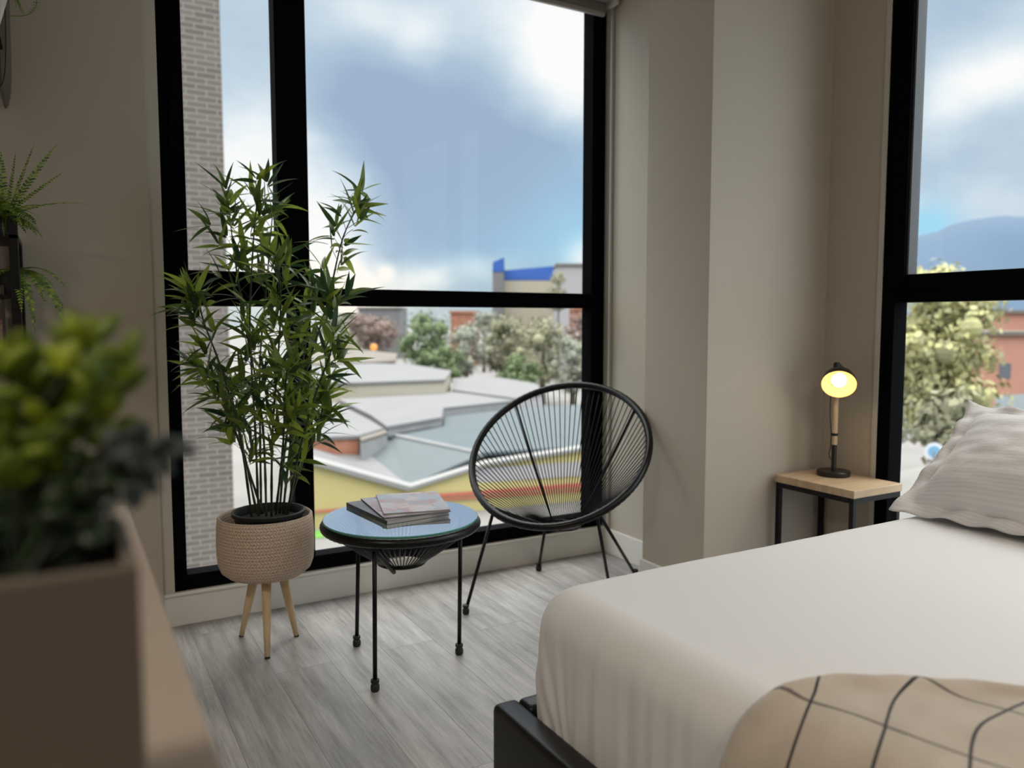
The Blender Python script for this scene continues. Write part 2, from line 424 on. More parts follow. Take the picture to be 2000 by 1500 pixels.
# skirting
def skirt(mb, name): return st(mb, name, skirt_m, bevel=.003)
skirt(MB().box(WX0-.06, 2.23, YF-.014, YF+.001, 0, .112).box(WX0-.06, 2.23, YF-.022, YF+.001, .112, .124), 'baseboard_front')
skirt(MB().box(2.216, 2.231, 2.5, YF-.014, 0, .118), 'baseboard_recess')
skirt(MB().box(2.031, 2.046, 2.134, 2.503, 0, .125).box(2.031, XR, 2.134, 2.149, 0, .125), 'baseboard_column')
skirt(MB().box(XR-.014, XR+.001, RY0, 2.134, 0, .118), 'baseboard_right')
skirt(MB().box(XL, WX0-.06, YF-.04, YF-.024, 0, .118), 'baseboard_left')

lamp_m = Mt('fill_lamp_diffuser'); lamp_m.set(Base_Color=(.9, .88, .85, 1), Roughness=.4, Emission_Color=(1, .86, .70, 1), Emission_Strength=3.0); lamp_m = lamp_m.m
for x_, y_, w_ in FILL_LAMPS:  # fittings for the added fill lamps, all out of view
    cl_o = tag(empty('fill_lamp', (x_, y_, ZC)), 'added round fill lamp on the ceiling over the bed' if x_ > 1 else 'added round fill lamp on the ceiling over the console cabinet' if x_ < 0 else 'added round fill lamp on the ceiling in the middle of the room behind the camera', 'lamp', 'added fill lamps')
    for nm_, mb__, mt__ in (('housing', MB().lathe([(.235, ZC), (.235, 2.56), (.225, 2.545)], (x_, y_, 0), 40), trim_m), ('diffuser', MB().lathe([(0, 2.542), (.222, 2.542), (.226, 2.556)], (x_, y_, 0), 40), lamp_m)):
        o_ = mb__.build(nm_, mt__, angle=40); o_.parent = cl_o; o_.matrix_parent_inverse = Matrix.Translation(cl_o.location).inverted()

# big window: frame, mullion, transoms, sash of the opening light, four panes
w1 = tag(empty('window_1', (WX0, YF, .125)), kind=S)
def wpart(mb, name, mat, bevel=.003):
    o = mb.build(name, mat, bevel=bevel); o.parent = w1; o.matrix_parent_inverse = Matrix.Translation(w1.location).inverted(); return o
ZT = ZC-.005
wpart(MB().box(WX0, WX0+.042, YF-.004, YF+.075, .125, ZT).box(WX1-.072, WX1, YF-.004, YF+.075, .125, ZT)
      .box(WX0+.042, WX1-.072, YF-.0035, YF+.075, .125, .182).box(WX0+.042, WX1-.072, YF-.0035, YF+.075, ZT-.05, ZT), 'window_frame', frame_m)
wpart(MB().box(.759, .834, YF-.0045, YF+.075, .182, ZT-.05), 'mullion', frame_m)
wpart(MB().box(.834, WX1-.072, YF-.003, YF+.075, 1.159, 1.226), 'transom', frame_m)
wpart(MB().box(WX0+.042, .759, YF-.003, YF+.075, 1.154, 1.226), 'transom', frame_m)
wpart(MB().box(WX0+.03, WX0+.078, YF-.016, YF+.06, 1.215, ZT-.03).box(.716, .768, YF-.016, YF+.06, 1.215, ZT-.03)
      .box(WX0+.078, .716, YF-.016, YF+.06, 1.215, 1.280).box(WX0+.078, .716, YF-.016, YF+.06, ZT-.09, ZT-.03), 'sash', frame_m)
for x0, x1, z0, z1 in ((.834, WX1-.072, .182, 1.159), (.834, WX1-.072, 1.226, ZT-.05), (WX0+.042, .759, .182, 1.154), (WX0+.078, .716, 1.280, ZT-.09)):
    wpart(MB().quad((x0, YF+.04, z0), (x1, YF+.04, z0), (x1, YF+.04, z1), (x0, YF+.04, z1)), 'pane', pane_m, 0)

w2 = tag(empty('window_2', (XR, RY1, .125)), kind=S)
def wpart2(mb, name, mat, bevel=.003):
    o = mb.build(name, mat, bevel=bevel); o.parent = w2; o.matrix_parent_inverse = Matrix.Translation(w2.location).inverted(); return o
X0, X1 = XR-.004, XR+.075
wpart2(MB().box(X0, X1, RY1-.052, RY1, .125, ZT).box(X0, X1, RY0, RY0+.052, .125, ZT)
       .box(X0+.0005, X1, RY0+.052, RY1-.052, .125, .182).box(X0+.0005, X1, RY0+.052, RY1-.052, ZT-.05, ZT), 'window_frame', frame_m)
wpart2(MB().box(X0+.001, X1, RY0+.052, RY1-.052, 1.168, 1.235), 'transom', frame_m)
wpart2(MB().box(X0-.0005, X1, .40, .475, .182, ZT-.05), 'mullion', frame_m)
wpart2(MB().box(XR-.014, XR+.06, RY1-.092, RY1-.030, 1.222, ZT-.03).box(XR-.014, XR+.06, .465, .52, 1.222, ZT-.03)
       .box(XR-.014, XR+.06, .52, RY1-.092, 1.222, 1.268).box(XR-.014, XR+.06, .52, RY1-.092, ZT-.09, ZT-.03), 'sash', frame_m)
wpart2(MB().box(XR+.0, XR+.05, RY1-.100, RY1-.0925, 1.2685, ZT-.091), 'gasket', gasket_m, 0)
for y0, y1, z0, z1 in ((.475, RY1-.052, .182, 1.168), (.52, RY1-.092, 1.268, ZT-.09), (RY0+.052, .40, .182, 1.168), (RY0+.052, .40, 1.235, ZT-.05)):
    wpart2(MB().quad((XR+.04, y0, z0), (XR+.04, y1, z0), (XR+.04, y1, z1), (XR+.04, y0, z1)), 'pane', pane_m, 0)
st(MB().box(XR-.006, XR+.02, RY1+.0, RY1+.022, .118, ZC), 'trim_2', trim_m, bevel=.002)
st(MB().box(2.2175, 2.2315, YF-.024, YF+.01, .124, ZC).box(2.214, 2.2305, YF-.05, YF-.036, .118, ZC), 'trim_3', trim_m, bevel=.002)

# roller blind rolled up above the window
bl = tag(empty('roller_blind', (1.27, YF-.05, 2.47)), 'grey fabric roller blind rolled right up over the big window', 'blind')
def rel(o, p): o.parent = p; o.matrix_parent_inverse = (Matrix.Translation(p.location) @ Matrix.Rotation(p.rotation_euler.z, 4, 'Z')).inverted(); return o
rel(MB().tube([(WX0+.02, YF-.058, 2.555), (WX1-.02, YF-.058, 2.555)], .036, 24).build('roll', blind_m, angle=40), bl)
rel(MB().box(WX0+.02, WX1-.02, YF-.027, YF-.024, 2.485, 2.56).build('fabric', blind_m), bl)
rel(MB().box(WX0+.02, WX1-.03, YF-.036, YF-.017, 2.468, 2.487).build('bottom_bar', plain('grey_bar', (.42, .41, .40), .4), bevel=.003), bl)
rel(MB().box(WX1-.02, WX1-.008, YF-.11, YF-.006, 2.50, 2.615).build('bracket', plain('white_plastic', (.6, .6, .58), .4), bevel=.003), bl)
rel(MB().tube([(2.206, YF-.062, 2.55), (2.206, YF-.062, .8), (2.206, YF-.058, .78), (2.206, YF-.050, .8), (2.206, YF-.050, 2.55)], .0016, 6).build('pull_cord', plain('white_cord', (.5, .5, .48), .5)), bl)

# ------------------------------------------------------------------ bed
BX0, BX1, BY0, BY1 = .820, 2.655, -.12, 1.372
bed = tag(empty('bed', (.755, BY1+.04, 0)), 'low double bed with black leatherette base and fitted white sheet', 'bed')
rails = [('foot_rail', MB().box(.755, .815, BY0-.04, BY1+.04, .02, .300)), ('side_rail', MB().box(.8155, BX1, BY1-.018, BY1+.04, .04, .298)),
         ('side_rail', MB().box(.8155, BX1, BY0-.04, BY0+.018, .04, .298)), ('slat_base', MB().box(.8155, BX1, BY0+.0185, BY1-.0185, .10, .215))]
for n_, b_ in rails:
    o = rel(b_.build(n_, leather_m, bevel=.014), bed); o.modifiers['bevel'].segments = 4
    for p_ in o.data.polygons: p_.use_smooth = True
for x_ in (.80, BX1-.05):
    for y_ in (BY0, BY1-.04): rel(MB().box(x_, x_+.04, y_, y_+.04, 0, .05).build('leg', leather_m), bed)
MZ0, MZ1 = .22, .568
def mattress_pt(nx, ny, nzz):
    # nx,ny,nz in [-1,1] of a cube surface -> rounded mattress
    hx, hy, hz = (BX1-.012-BX0)/2, (BY1-.012-BY0)/2, (MZ1-MZ0)/2
    cx_, cy_, cz_ = (BX0+BX1)/2, (BY0+BY1)/2, (MZ0+MZ1)/2
    return None
def rounded_box(name, x0, x1, y0, y1, z0, z1, rv, rt, nseg=10, disp=None):
    """cushion-like box: plan corners of radius rv, top edge of radius rt; rings from the bottom up, then rows closing the top"""
    mb = MB()
    def plan(inset, n=200):
        # perimeter points of the rounded rectangle, evenly spaced by length
        a0, a1, b0, b1 = x0+inset, x1-inset, y0+inset, y1-inset; r = max(rv-inset*.75, .02)
        segs = []
        Lx, Ly, La = a1-a0-2*r, b1-b0-2*r, PI/2*r
        tot = 2*(Lx+Ly)+4*La; out = []
        for i in range(n):
            s = tot*i/n
            for k, (kind, L) in enumerate((('x0', Ly), ('c', La), ('y1', Lx), ('c', La), ('x1', Ly), ('c', La), ('y0', Lx), ('c', La))):
                if s <= L or k == 7: break
                s -= L
            if k == 0: p = (a0, b0+r+s, -1, 0)
            elif k == 2: p = (a0+r+s, b1, 0, 1)
            elif k == 4: p = (a1, b1-r-s, 1, 0)
            elif k == 6: p = (a1-r-s, b0, 0, -1)
            else:
                cxy = {1: (a0+r, b1-r, PI), 3: (a1-r, b1-r, PI/2), 5: (a1-r, b0+r, 0), 7: (a0+r, b0+r, -PI/2)}[k]
                an = cxy[2]-s/r; p = (cxy[0]+r*math.cos(an), cxy[1]+r*math.sin(an), math.cos(an), math.sin(an))
            out.append(p)
        return out
    N = 1000
    rings = []
    zs = [z0+(z1-rt-z0)*i/22 for i in range(23)]
    for z in zs: rings.append((0, z, 1.0))
    for i in range(1, 11):
        a = PI/2*i/10; rings.append((rt*(1-math.cos(a)), z1-rt+rt*math.sin(a), math.cos(a)))
    for i in range(1, 22): rings.append((rt+((y1-y0)/2-rt-.03)*i/21, z1, 0))
    for ins, z, w in rings:
        for (x, y, nx, ny) in plan(ins, N):
            d = Vector((nx*w, ny*w, 1-w))
            off = disp(x, y, z, nx, ny, w) if disp else 0
            mb.v.append((x+nx*off*w, y+ny*off*w, z+off*(1-w)))
    R = len(rings)
    for i in range(R-1):
        for k in range(N):
            l = (k+1) % N; mb.f.append((i*N+k, i*N+l, (i+1)*N+l, (i+1)*N+k))
    mb.f.append(tuple((R-1)*N+k for k in range(N)))
    mb.f.append(tuple(k for k in reversed(range(N))))
    return mb
def nz3(x, y, z): return mnoise.noise(Vector((x, y, z)))
def mdisp(x, y, z, nx, ny, w):
    h = (z-MZ0)/(MZ1-MZ0)
    o = 0
    if w > .02:
        tcoord = y if abs(nx) > abs(ny) else x
        o += .011*math.sin(PI*min(1, max(0, h)))*w                                 # belly
        env = max(0, 1-h*.9)*w
        o += env*.0075*(nz3(tcoord*26, z*2.2, 3.1)+.6*nz3(tcoord*52, z*2.5, 9.7))
        o += w*.0035*nz3(tcoord*12, z*5, 1.0)
        # gathered folds fanning out from the near foot corner
        if abs(nx) > .2 and nx < 0:
            cy = BY1-.10
            for k, (sl, off, am) in enumerate(((.55, .0, .006), (.75, .055, .005), (.3, -.045, .004))):
                dd = (y-(cy+off)) + sl*(h-.55)*(-.22)
                o += -am*math.exp(-(dd/.008)**2)*min(1, max(0, 1.1-h)) + am*.8*math.exp(-((dd-.016)/.012)**2)*min(1, max(0, 1.1-h))
        if abs(ny) > .5 and ny > 0: o += .002*math.sin(x*40)*env
    if w < .98:
        fx = min(1, (x-BX0)/.45)
        o += (1-w)*(-.012*(1-fx)**2 + .0022*nz3(x*3.0, y*3.0, 0) + .0009*nz3(x*14, y*5, 0)*(1-fx*.6))
    return o
mt_ = rounded_box('mattress', BX0, BX1, BY0, BY1-.006, MZ0, MZ1, .085, .088, disp=mdisp)
rel(mt_.build('mattress', sheet_m, smooth=True), bed)

# throw draped over the foot end
TL = [(-.30, .803), (-.12, .80), (-.03, .785), (.05, .772), (.116, .752), (.18, .706), (.26, .645), (.34, .558), (.5, .41), (.9, .12)]
def hem_y(s):
    for (a, ya), (b, yb) in zip(TL, TL[1:]):
        if s <= b: t = max(0, (s-a)/(b-a)); t = t*t*(3-2*t)*.5+t*.5; return ya+(yb-ya)*t
    return TL[-1][1]
def surf(s, y):
    """distance s from the foot top edge along the surface; negative hangs down"""
    r = .092; ax, az = BX0-.008+r, MZ1-.012-r
    L = r*PI/2
    if s < -L*.5: return Vector((BX0-.017-.012*math.sin(min(1, (-s-L*.5)/.2)*PI), y, az-(-s-L*.5)))
    if s < L*.5:
        a = PI-(s+L*.5)/L*PI/2
        return Vector((ax+r*1.09*math.cos(a), y, az+r*1.03*math.sin(a)+.004))
    xx = ax+(s-L*.5)
    return Vector((xx, y, MZ1+.003-.010*max(0, 1-(xx-BX0)/.45)**2))
def throw_pt(u, v):
    s = -.29+1.2*u
    hy = hem_y(s)
    y = hy-(hy-(-.10))*v
    p = surf(s, y)
    d = hy-y
    up = .006+.010*math.exp(-((d-.022)/.022)**2)*(1 if s > 0 else .4)
    up += .006*(1+nz3(s*5, y*6, 2.0)) + .004*max(0, nz3(s*11+y*4, y*10, 5))
    up *= min(1, .35+d/.02)
    if s > .05: p.z += up
    elif s < -.05: p.x -= up*.8
    else: k = (s+.05)/.1; p.z += up*k; p.x -= up*.8*(1-k)
    return p
tmb = MB().grid(throw_pt, 110, 90)
throw = tmb.build('throw_blanket', throw_m, smooth=True, solid=.006)
ul = throw.data.uv_layers.new(name='UVMap')
for l in throw.data.loops:
    i, j = divmod(l.vertex_index % (111*91), 91); s_ = -.29+1.2*i/110; co = throw.data.vertices[l.vertex_index].co
    skew = .10*(s_-.1) if s_ > 0.1 else 0
    ul.data[l.index].uv = (s_ - .22*(.70-co.y) + .155*10 - .055, co.y - .09*(lambda q: q*q*(3-2*q))(min(1, max(0, s_+.04)/.24)) + LOFF)
tag(throw, 'beige throw blanket with thin black grid lines draped over the foot of the bed', 'blanket')

# pillow with a flat hem all round, leaning up towards the wall
def pillow(name, label, c, uax, vax, w, h, thick, flange, seed, sag=0.0, mat=pillow_m):
    uax = Vector(uax).normalized(); vax = Vector(vax); vax = (vax-uax*vax.dot(uax)).normalized(); nax = uax.cross(vax)
    if nax.z < 0: nax = -nax
    def side(sg):
        def fn(u, v):
            a, b = u*2-1, v*2-1
            W, Hh = w/2+flange, h/2+flange
            x, y = a*W, b*Hh
            ex = max(0, 1-abs(x)/(w/2)); ey = max(0, 1-abs(y)/(h/2))
            t = (max(0, 1-(abs(x)/(w/2))**3.0) ** .6) * (max(0, 1-(abs(y)/(h/2))**3.0) ** .6) if abs(x) < w/2 and abs(y) < h/2 else 0
            pin = 1-.05*(abs(b)**2)*(1-abs(a)**4) ; 
            x2 = x*(1-.045*(1-b*b)*abs(a)**3); y2 = y*(1-.045*(1-a*a)*abs(b)**3)
            z = sg*(thick/2*t+.0025)
            edge = max(abs(a), abs(b))
            wr = .007*nz3(a*9+seed, b*2.5, sg*2)*(edge**3)+.004*nz3(a*4+seed, b*7, 1)
            if t == 0: z += .011*nz3(a*5+seed, b*5, 4)+.006*math.sin((a*W+b*Hh)*60)*edge
            z += wr*(1 if sg > 0 else .5)
            p = Vector(c)+uax*x2+vax*y2+nax*(z-sag*(a*a+b*b)*.5)
            return p
        return fn
    mb = MB()
    n = 64
    mb.grid(side(1), n, n); mb.grid(side(-1), n, n, flip=True)
    nn = (n+1)*(n+1)
    def idx(i, j, s): return s*nn+i*(n+1)+j
    for i in range(n):
        mb.f += [(idx(i, 0, 0), idx(i+1, 0, 0), idx(i+1, 0, 1), idx(i, 0, 1)), (idx(i, n, 0), idx(i, n, 1), idx(i+1, n, 1), idx(i+1, n, 0)),
                 (idx(0, i, 0), idx(0, i, 1), idx(0, i+1, 1), idx(0, i+1, 0)), (idx(n, i, 0), idx(n, i+1, 0), idx(n, i+1, 1), idx(n, i, 1))]
    o = mb.build(name, mat, smooth=True)
    u2 = o.data.uv_layers.new(name='UVMap')
    for l in o.data.loops:
        k = l.vertex_index % nn; i, j = divmod(k, n+1); u2.data[l.index].uv = (i/n, j/n)
    return tag(o, label, 'pillow')
pillow('pillow', 'white striped pillow leaning on top against the window side of the bed', (2.160, .935, .718), (0, 1, 0), (.76, 0, .57), .75, .37, .17, .045, 3.3)
pillow('pillow', 'flat white pillow lying beneath the leaning pillow on the mattress', (2.33, .93, .604), (0, 1, 0), (1, 0, .02), .74, .52, .060, .03, 8.1)

# ------------------------------------------------------------------ nightstand
NX0, NX1, NY0, NY1, NZ = 2.392, 2.664, 1.775, 2.130, .505
ns = tag(empty('nightstand', ((NX0+NX1)/2, (NY0+NY1)/2, 0)), 'small pine topped nightstand with black square metal legs in the corner', 'nightstand')
rel(MB().box(NX0, NX1, NY0, NY1, NZ-.028, NZ).build('tabletop', pine_m, bevel=.002), ns)
rel(MB().box(NX0+.004, NX1-.004, NY0+.004, NY0+.022, NZ-.048, NZ-.028).box(NX0+.004, NX1-.004, NY1-.022, NY1-.004, NZ-.048, NZ-.028)
    .box(NX0+.004, NX0+.022, NY0+.022, NY1-.022, NZ-.048, NZ-.028).box(NX1-.022, NX1-.004, NY0+.022, NY1-.022, NZ-.048, NZ-.028).build('top_frame', black_m, bevel=.001), ns)
for x_ in (NX0+.004, NX1-.022):
    for y_ in (NY0+.004, NY1-.022): rel(MB().box(x_, x_+.018, y_, y_+.018, 0, NZ-.048).build('leg', black_m, bevel=.001), ns)
for y_ in (NY0+.006, NY1-.02): rel(MB().box(NX0+.022, NX1-.022, y_, y_+.014, .06, .076).build('stretcher', black_m), ns)

# lamp
lc = at_z(1625, 927, NZ); 
lc.x, lc.y = 2.575, 2.005
lamp = tag(empty('table_lamp', (lc.x, lc.y, NZ)), 'lit desk lamp with black round base, wooden stem and small tilted shade', 'lamp')
shade_out = plain('black_lamp_enamel', (.012, .011, .010), .3)
m = Mt('cream_lamp_enamel'); m.set(Base_Color=(.86, .64, .28, 1), Roughness=.5); shade_in = m.m
m = Mt('glowing_bulb'); m.set(Base_Color=(1, 1, 1, 1), Emission_Color=(1, .80, .50, 1), Emission_Strength=6.0); bulb_m = m.m
brass_m = plain('brass_screw', (.75, .62, .40), .3, metal=1)
z0 = NZ
rel(MB().lathe([(0, z0), (.060, z0), (.0615, z0+.003), (.0615, z0+.017), (.059, z0+.020), (0, z0+.0202)], (lc.x, lc.y, 0), 48).build('base', shade_out, angle=35), lamp)
rel(MB().lathe([(.0095, z0+.019), (.0095, z0+.120), (0, z0+.120)], (lc.x, lc.y, 0), 20).build('lower_stem', shade_out, angle=35), lamp)
rel(MB().lathe([(0, z0+.1205), (.0105, z0+.1205), (.0105, z0+.385), (0, z0+.385)], (lc.x, lc.y, 0), 20).build('wooden_stem', pine_m, angle=35), lamp)
rel(MB().lathe([(0, z0+.380), (.0130, z0+.380), (.0130, z0+.430), (.008, z0+.438), (0, z0+.438)], (lc.x, lc.y, 0), 20).build('top_joint', shade_out, angle=35), lamp)
# shade: opening faces the camera and downwards
toc = (CAM-Vector((lc.x, lc.y, z0+.36))); toc.z = 0; toc.normalize()
ax = (toc*.84+Vector((0, 0, -.54))).normalized()
RM = ax.to_track_quat('Z', 'Y').to_matrix()
ctr = Vector((lc.x, lc.y, z0+.358))+toc*.070+RT*.010      # centre of the opening
KS = 1.22
prof_o = [(r*KS, z*KS) for r, z in [(.052, .0), (.0505, -.012), (.045, -.030), (.034, -.046), (.022, -.056), (.017, -.060), (.016, -.078), (.0, -.080)]]
prof_i = [(r*KS, z*KS) for r, z in [(.0505, .0), (.049, -.012), (.0435, -.029), (.0325, -.0445), (.021, -.0545), (.0, -.0550)]]
ctr_t = tuple(ctr)
so = rel(MB().lathe(prof_o, ctr_t, 40, RM).build('lamp_shade', shade_out, smooth=True), lamp)
bm = bmesh.new(); bm.from_mesh(so.data)
big = [f for f in bm.faces if len(f.verts) == 40]
bmesh.ops.delete(bm, geom=big, context='FACES'); bm.to_mesh(so.data); bm.free()
si = rel(MB().lathe(prof_i, ctr_t, 40, RM).build('shade_lining', shade_in, smooth=True), lamp)
bm = bmesh.new(); bm.from_mesh(si.data); bmesh.ops.delete(bm, geom=[f for f in bm.faces if len(f.verts) == 40], context='FACES'); bm.to_mesh(si.data); bm.free()
bc = ctr-ax*.026
rel(MB().ball(tuple(bc), .0265, 24, 16).lathe([(.012, -.04), (.013, -.022)], tuple(ctr), 16, RM).build('bulb', bulb_m, smooth=True), lamp)
knob = ctr-ax*.098
rel(MB().tube([tuple(knob), tuple(knob+Vector((0, 0, .018)))], .007, 12).tube([(lc.x, lc.y, z0+.425), tuple(knob)], .0085, 12).build('swivel_arm', shade_out, smooth=True), lamp)
for sgn_ in (-1, 1):
    sp = ctr-ax*.078+RT*(.0225*sgn_)
    rel(MB().ball(tuple(sp+Vector((0,0,.006))), .0042, 10, 6).build('screw', brass_m, smooth=True), lamp)
cl_ = -RT
cp = [Vector((lc.x, lc.y, z0+.385))+cl_*.013, Vector((lc.x, lc.y, z0+.32))+cl_*.020, Vector((lc.x, lc.y, z0+.24))+cl_*.021, Vector((lc.x, lc.y, z0+.165))+cl_*.013,
      Vector((lc.x, lc.y, z0+.11))+cl_*.014, Vector((lc.x, lc.y, z0+.085))+cl_*.020, Vector((lc.x, lc.y, z0+.068))+cl_*.016, Vector((lc.x, lc.y, z0+.062))+cl_*.008]
rel(MB().tube([tuple(p) for p in cp], .0018, 8).build('cable', rubber_m, smooth=True), lamp)
rel(MB().lathe([(.0107, z0+.155), (.0125, z0+.155), (.0125, z0+.165), (.0107, z0+.165)], (lc.x, lc.y, 0), 20).build('cable_clip', rubber_m), lamp)
ld = bpy.data.lights.new('bulb_light', 'POINT'); ld.energy = .24; ld.color = (1, .74, .42); ld.shadow_soft_size = .02
lo = bpy.data.objects.new('bulb_light', ld); COL.objects.link(lo); lo.location = ctr+ax*.004; rel(lo, lamp)
# ------------------------------------------------------------------ string chair
CC = Vector((1.717, 2.63, .583)); PHI, TH = math.radians(218.3), math.radians(39.8); RA, RB = .360, .376
cf = Vector((math.cos(PHI), math.sin(PHI), 0)); cs = Vector((-cf.y, cf.x, 0)); cv = -cf*math.cos(TH)+Vector((0, 0, math.sin(TH)))
def ringp(t, k=1.0): return CC+cs*(RA*k*math.cos(t))+cv*(RB*k*math.sin(t))
chair = tag(empty('string_chair', (1.72, 2.66, 0)), 'round black string lounge chair with tilted hoop by the big window', 'chair')
NR = 180
rel(MB().tube([ringp(2*PI*i/NR) for i in range(NR)], [.0142+.0012*(i % 2) for i in range(NR)], 10, closed=True).build('hoop', cord_m, smooth=True), chair)
HC = Vector((1.745, 2.655, .268)); HR = .075
def hoopp(t): return HC+cs*(HR*math.cos(t))+(-cf)*(HR*math.sin(t))
rel(MB().tube([hoopp(2*PI*i/48) for i in range(48)], .007, 8, closed=True).build('seat_ring', black_m, smooth=True), chair)
cords = MB()
NCD = 84
for i in range(NCD):
    t = 2*PI*(i+.5)/NCD
    a = ringp(t, .985); b = hoopp(t)
    mid = a.lerp(b, .5); mid += Vector((0, 0, -1))*.012 + (mid-HC).normalized()*.006
    q = [a.lerp(mid, k/3)*(1-k/6)+mid.lerp(b, k/3)*(k/6) if False else None for k in range(1)]
    pts_ = [(a*(1-s)*(1-s)+mid*2*s*(1-s)+b*s*s) for s in (0, .2, .4, .6, .8, 1)]
    cords.tube(pts_, .0021, 6)
rel(cords.build('string_webbing', cord_m, smooth=True), chair)
def near_t(x, y):
    return min((2*PI*i/360 for i in range(360)), key=lambda t: (px(ringp(t))[0]-x)**2+(px(ringp(t))[1]-y)**2)
for (x, y) in ((1009, 792), (1236, 803), (958, 992), (1215, 975)):
    t = near_t(x, y); a = ringp(t, .98)
    tt = math.atan2((a-CC).dot(cv), (a-CC).dot(cs)); b = hoopp(tt)
    mid = a.lerp(b, .5)+Vector((0, 0, -.014))
    rel(MB().tube([(a*(1-s)*(1-s)+mid*2*s*(1-s)+b*s*s) for s in (0, .2, .4, .6, .8, 1)], .0046, 8).build('support_bar', black_m, smooth=True), chair)
def foot_leg(p0, p1, parent, r=.0065, fr=.013, name='leg'):
    p0, p1 = Vector(p0), Vector(p1)            # top, foot on the floor
    d = (p0-p1).normalized(); e = p1+Vector((0, 0, .013))
    lg = rel(MB().tube([p0, e+d*.01], r, 10).build(name, black_m, smooth=True), parent)
    ft = MB().lathe([(0, 0), (fr*.75, 0), (fr, .005), (fr, .018), (fr*.72, .024), (fr*.95, .028), (fr*.95, .036), (r*1.05, .038)], (e.x, e.y, 0), 14).build('rubber_foot', rubber_m, angle=35)
    ft.parent = lg; ft.matrix_parent_inverse = lg.matrix_world.inverted() if False else (Matrix.Translation(parent.location)).inverted() @ Matrix.Identity(4)
    ft.matrix_parent_inverse = Matrix.Identity(4)
    ft.location = (0, 0, 0)
    return lg
tA = near_t(962, 998)
foot_leg(ringp(tA, .97), (1.283, 2.60, 0), chair)
P2L = at_y(1067, 1018, 2.79)
foot_leg(P2L, (1.793, 2.905, 0), chair)
tB = near_t(1170, 1006)
foot_leg(ringp(tB, .96), (1.885, 2.505, 0), chair)
foot_leg(ringp(tB, .96)+Vector((.01, .01, 0)), (2.105, 2.62, 0), chair)
crs = MB().tube([ringp(tA, .97), HC+Vector((-.05, -.03, 0)), HC-cf*.06], .006, 8).tube([ringp(tB, .96), HC+Vector((.05, -.04, 0)), HC-cf*.06], .006, 8)
crs.tube([P2L, HC-cf*.07], .006, 8)
rel(crs.build('under_frame', black_m, smooth=True), chair)

# ------------------------------------------------------------------ glass-topped table
TC = Vector((.918, 2.322, 0)); TZ = .478; TR = .238
table = tag(empty('side_table', TC), 'low round black string side table with glass top and three thin legs', 'table')
rel(MB().tube([(TC.x+TR*math.cos(2*PI*i/120), TC.y+TR*math.sin(2*PI*i/120), TZ-.019) for i in range(120)], [.0145+.0012*(i % 2) for i in range(120)], 10, closed=True).build('hoop', cord_m, smooth=True), table)
gt = MB().lathe([(0, TZ-.0035), (TR+.004, TZ-.0035), (TR+.006, TZ-.0015), (TR+.006, TZ+.0015), (TR+.004, TZ+.003), (0, TZ+.003)], (TC.x, TC.y, 0), 96)
g_o = rel(gt.build('glass_top', tglass_m, angle=15), table)
g_o.data.materials.append(edge_m)
for p_ in g_o.data.polygons:
    if abs(p_.normal.z) < .9: p_.material_index = 1
HZ = .335
HC2 = Vector((TC.x+.0, TC.y+.0, HZ)); HR2 = .072
rel(MB().tube([(HC2.x+HR2*math.cos(2*PI*i/48), HC2.y+HR2*math.sin(2*PI*i/48), HZ) for i in range(48)], .007, 8, closed=True).build('lower_ring', black_m, smooth=True), table)
cm = MB(); NT_ = 78
for i in range(NT_):
    t = 2*PI*(i+.5)/NT_
    a = Vector((TC.x+TR*math.cos(t), TC.y+TR*math.sin(t), TZ-.022)); b = Vector((HC2.x+HR2*math.cos(t), HC2.y+HR2*math.sin(t), HZ))
    mid = a.lerp(b, .5)+Vector((0, 0, -.006))
    cm.tube([(a*(1-s)*(1-s)+mid*2*s*(1-s)+b*s*s) for s in (0, .33, .67, 1)], .0022, 6)
rel(cm.build('string_webbing', cord_m, smooth=True), table)
for (fx, fy) in ((.831, 2.52), (.772, 2.177), (1.104, 2.288)):
    d = Vector((fx-TC.x, fy-TC.y, 0)).normalized()
    top = TC+d*.196+Vector((0, 0, .462)); 
    foot_leg(top, (fx, fy, 0), table, .0068, .0135)
    a = TC+d*(TR-.004)+Vector((0, 0, TZ-.02)); b = HC2+d*HR2
    rel(MB().tube([a, a.lerp(b, .5)+Vector((0, 0, -.004)), b+Vector((0, 0, -.008)), b-d*.012+Vector((0, 0, -.018))], .0075, 8).build('support_bar', black_m, smooth=True), table)

# magazines
def cover_mat(name, cols, rough=.3, scale=9, seed=0.0):
    m = Mt(name); m.set(Roughness=rough)
    c = m.coord('Object', (1, 1, 1)); mpn = m.n('ShaderNodeMapping'); m.l(c, mpn.inputs['Vector']); mpn.inputs['Location'].default_value = (seed, seed*2, 0)
    v = m.n('ShaderNodeTexVoronoi', distance='CHEBYCHEV'); v.inputs['Scale'].default_value = scale; v.inputs['Randomness'].default_value = .9; m.l(mpn.outputs[0], v.inputs['Vector'])
    s = m.n('ShaderNodeSeparateColor'); m.l(v.outputs['Color'], s.inputs[0])
    n = m.noise(mpn.outputs[0], 40, 4)
    k = m.math('MULTIPLY_ADD', n, .35, m.math('MULTIPLY', s.outputs[0], .75))
    m.col(m.ramp(k, [(i/(len(cols)-1)*.8+.1, c_) for i, c_ in enumerate(cols)])); return m.m
page_m = plain('magazine_pages', (.38, .36, .34), .7)
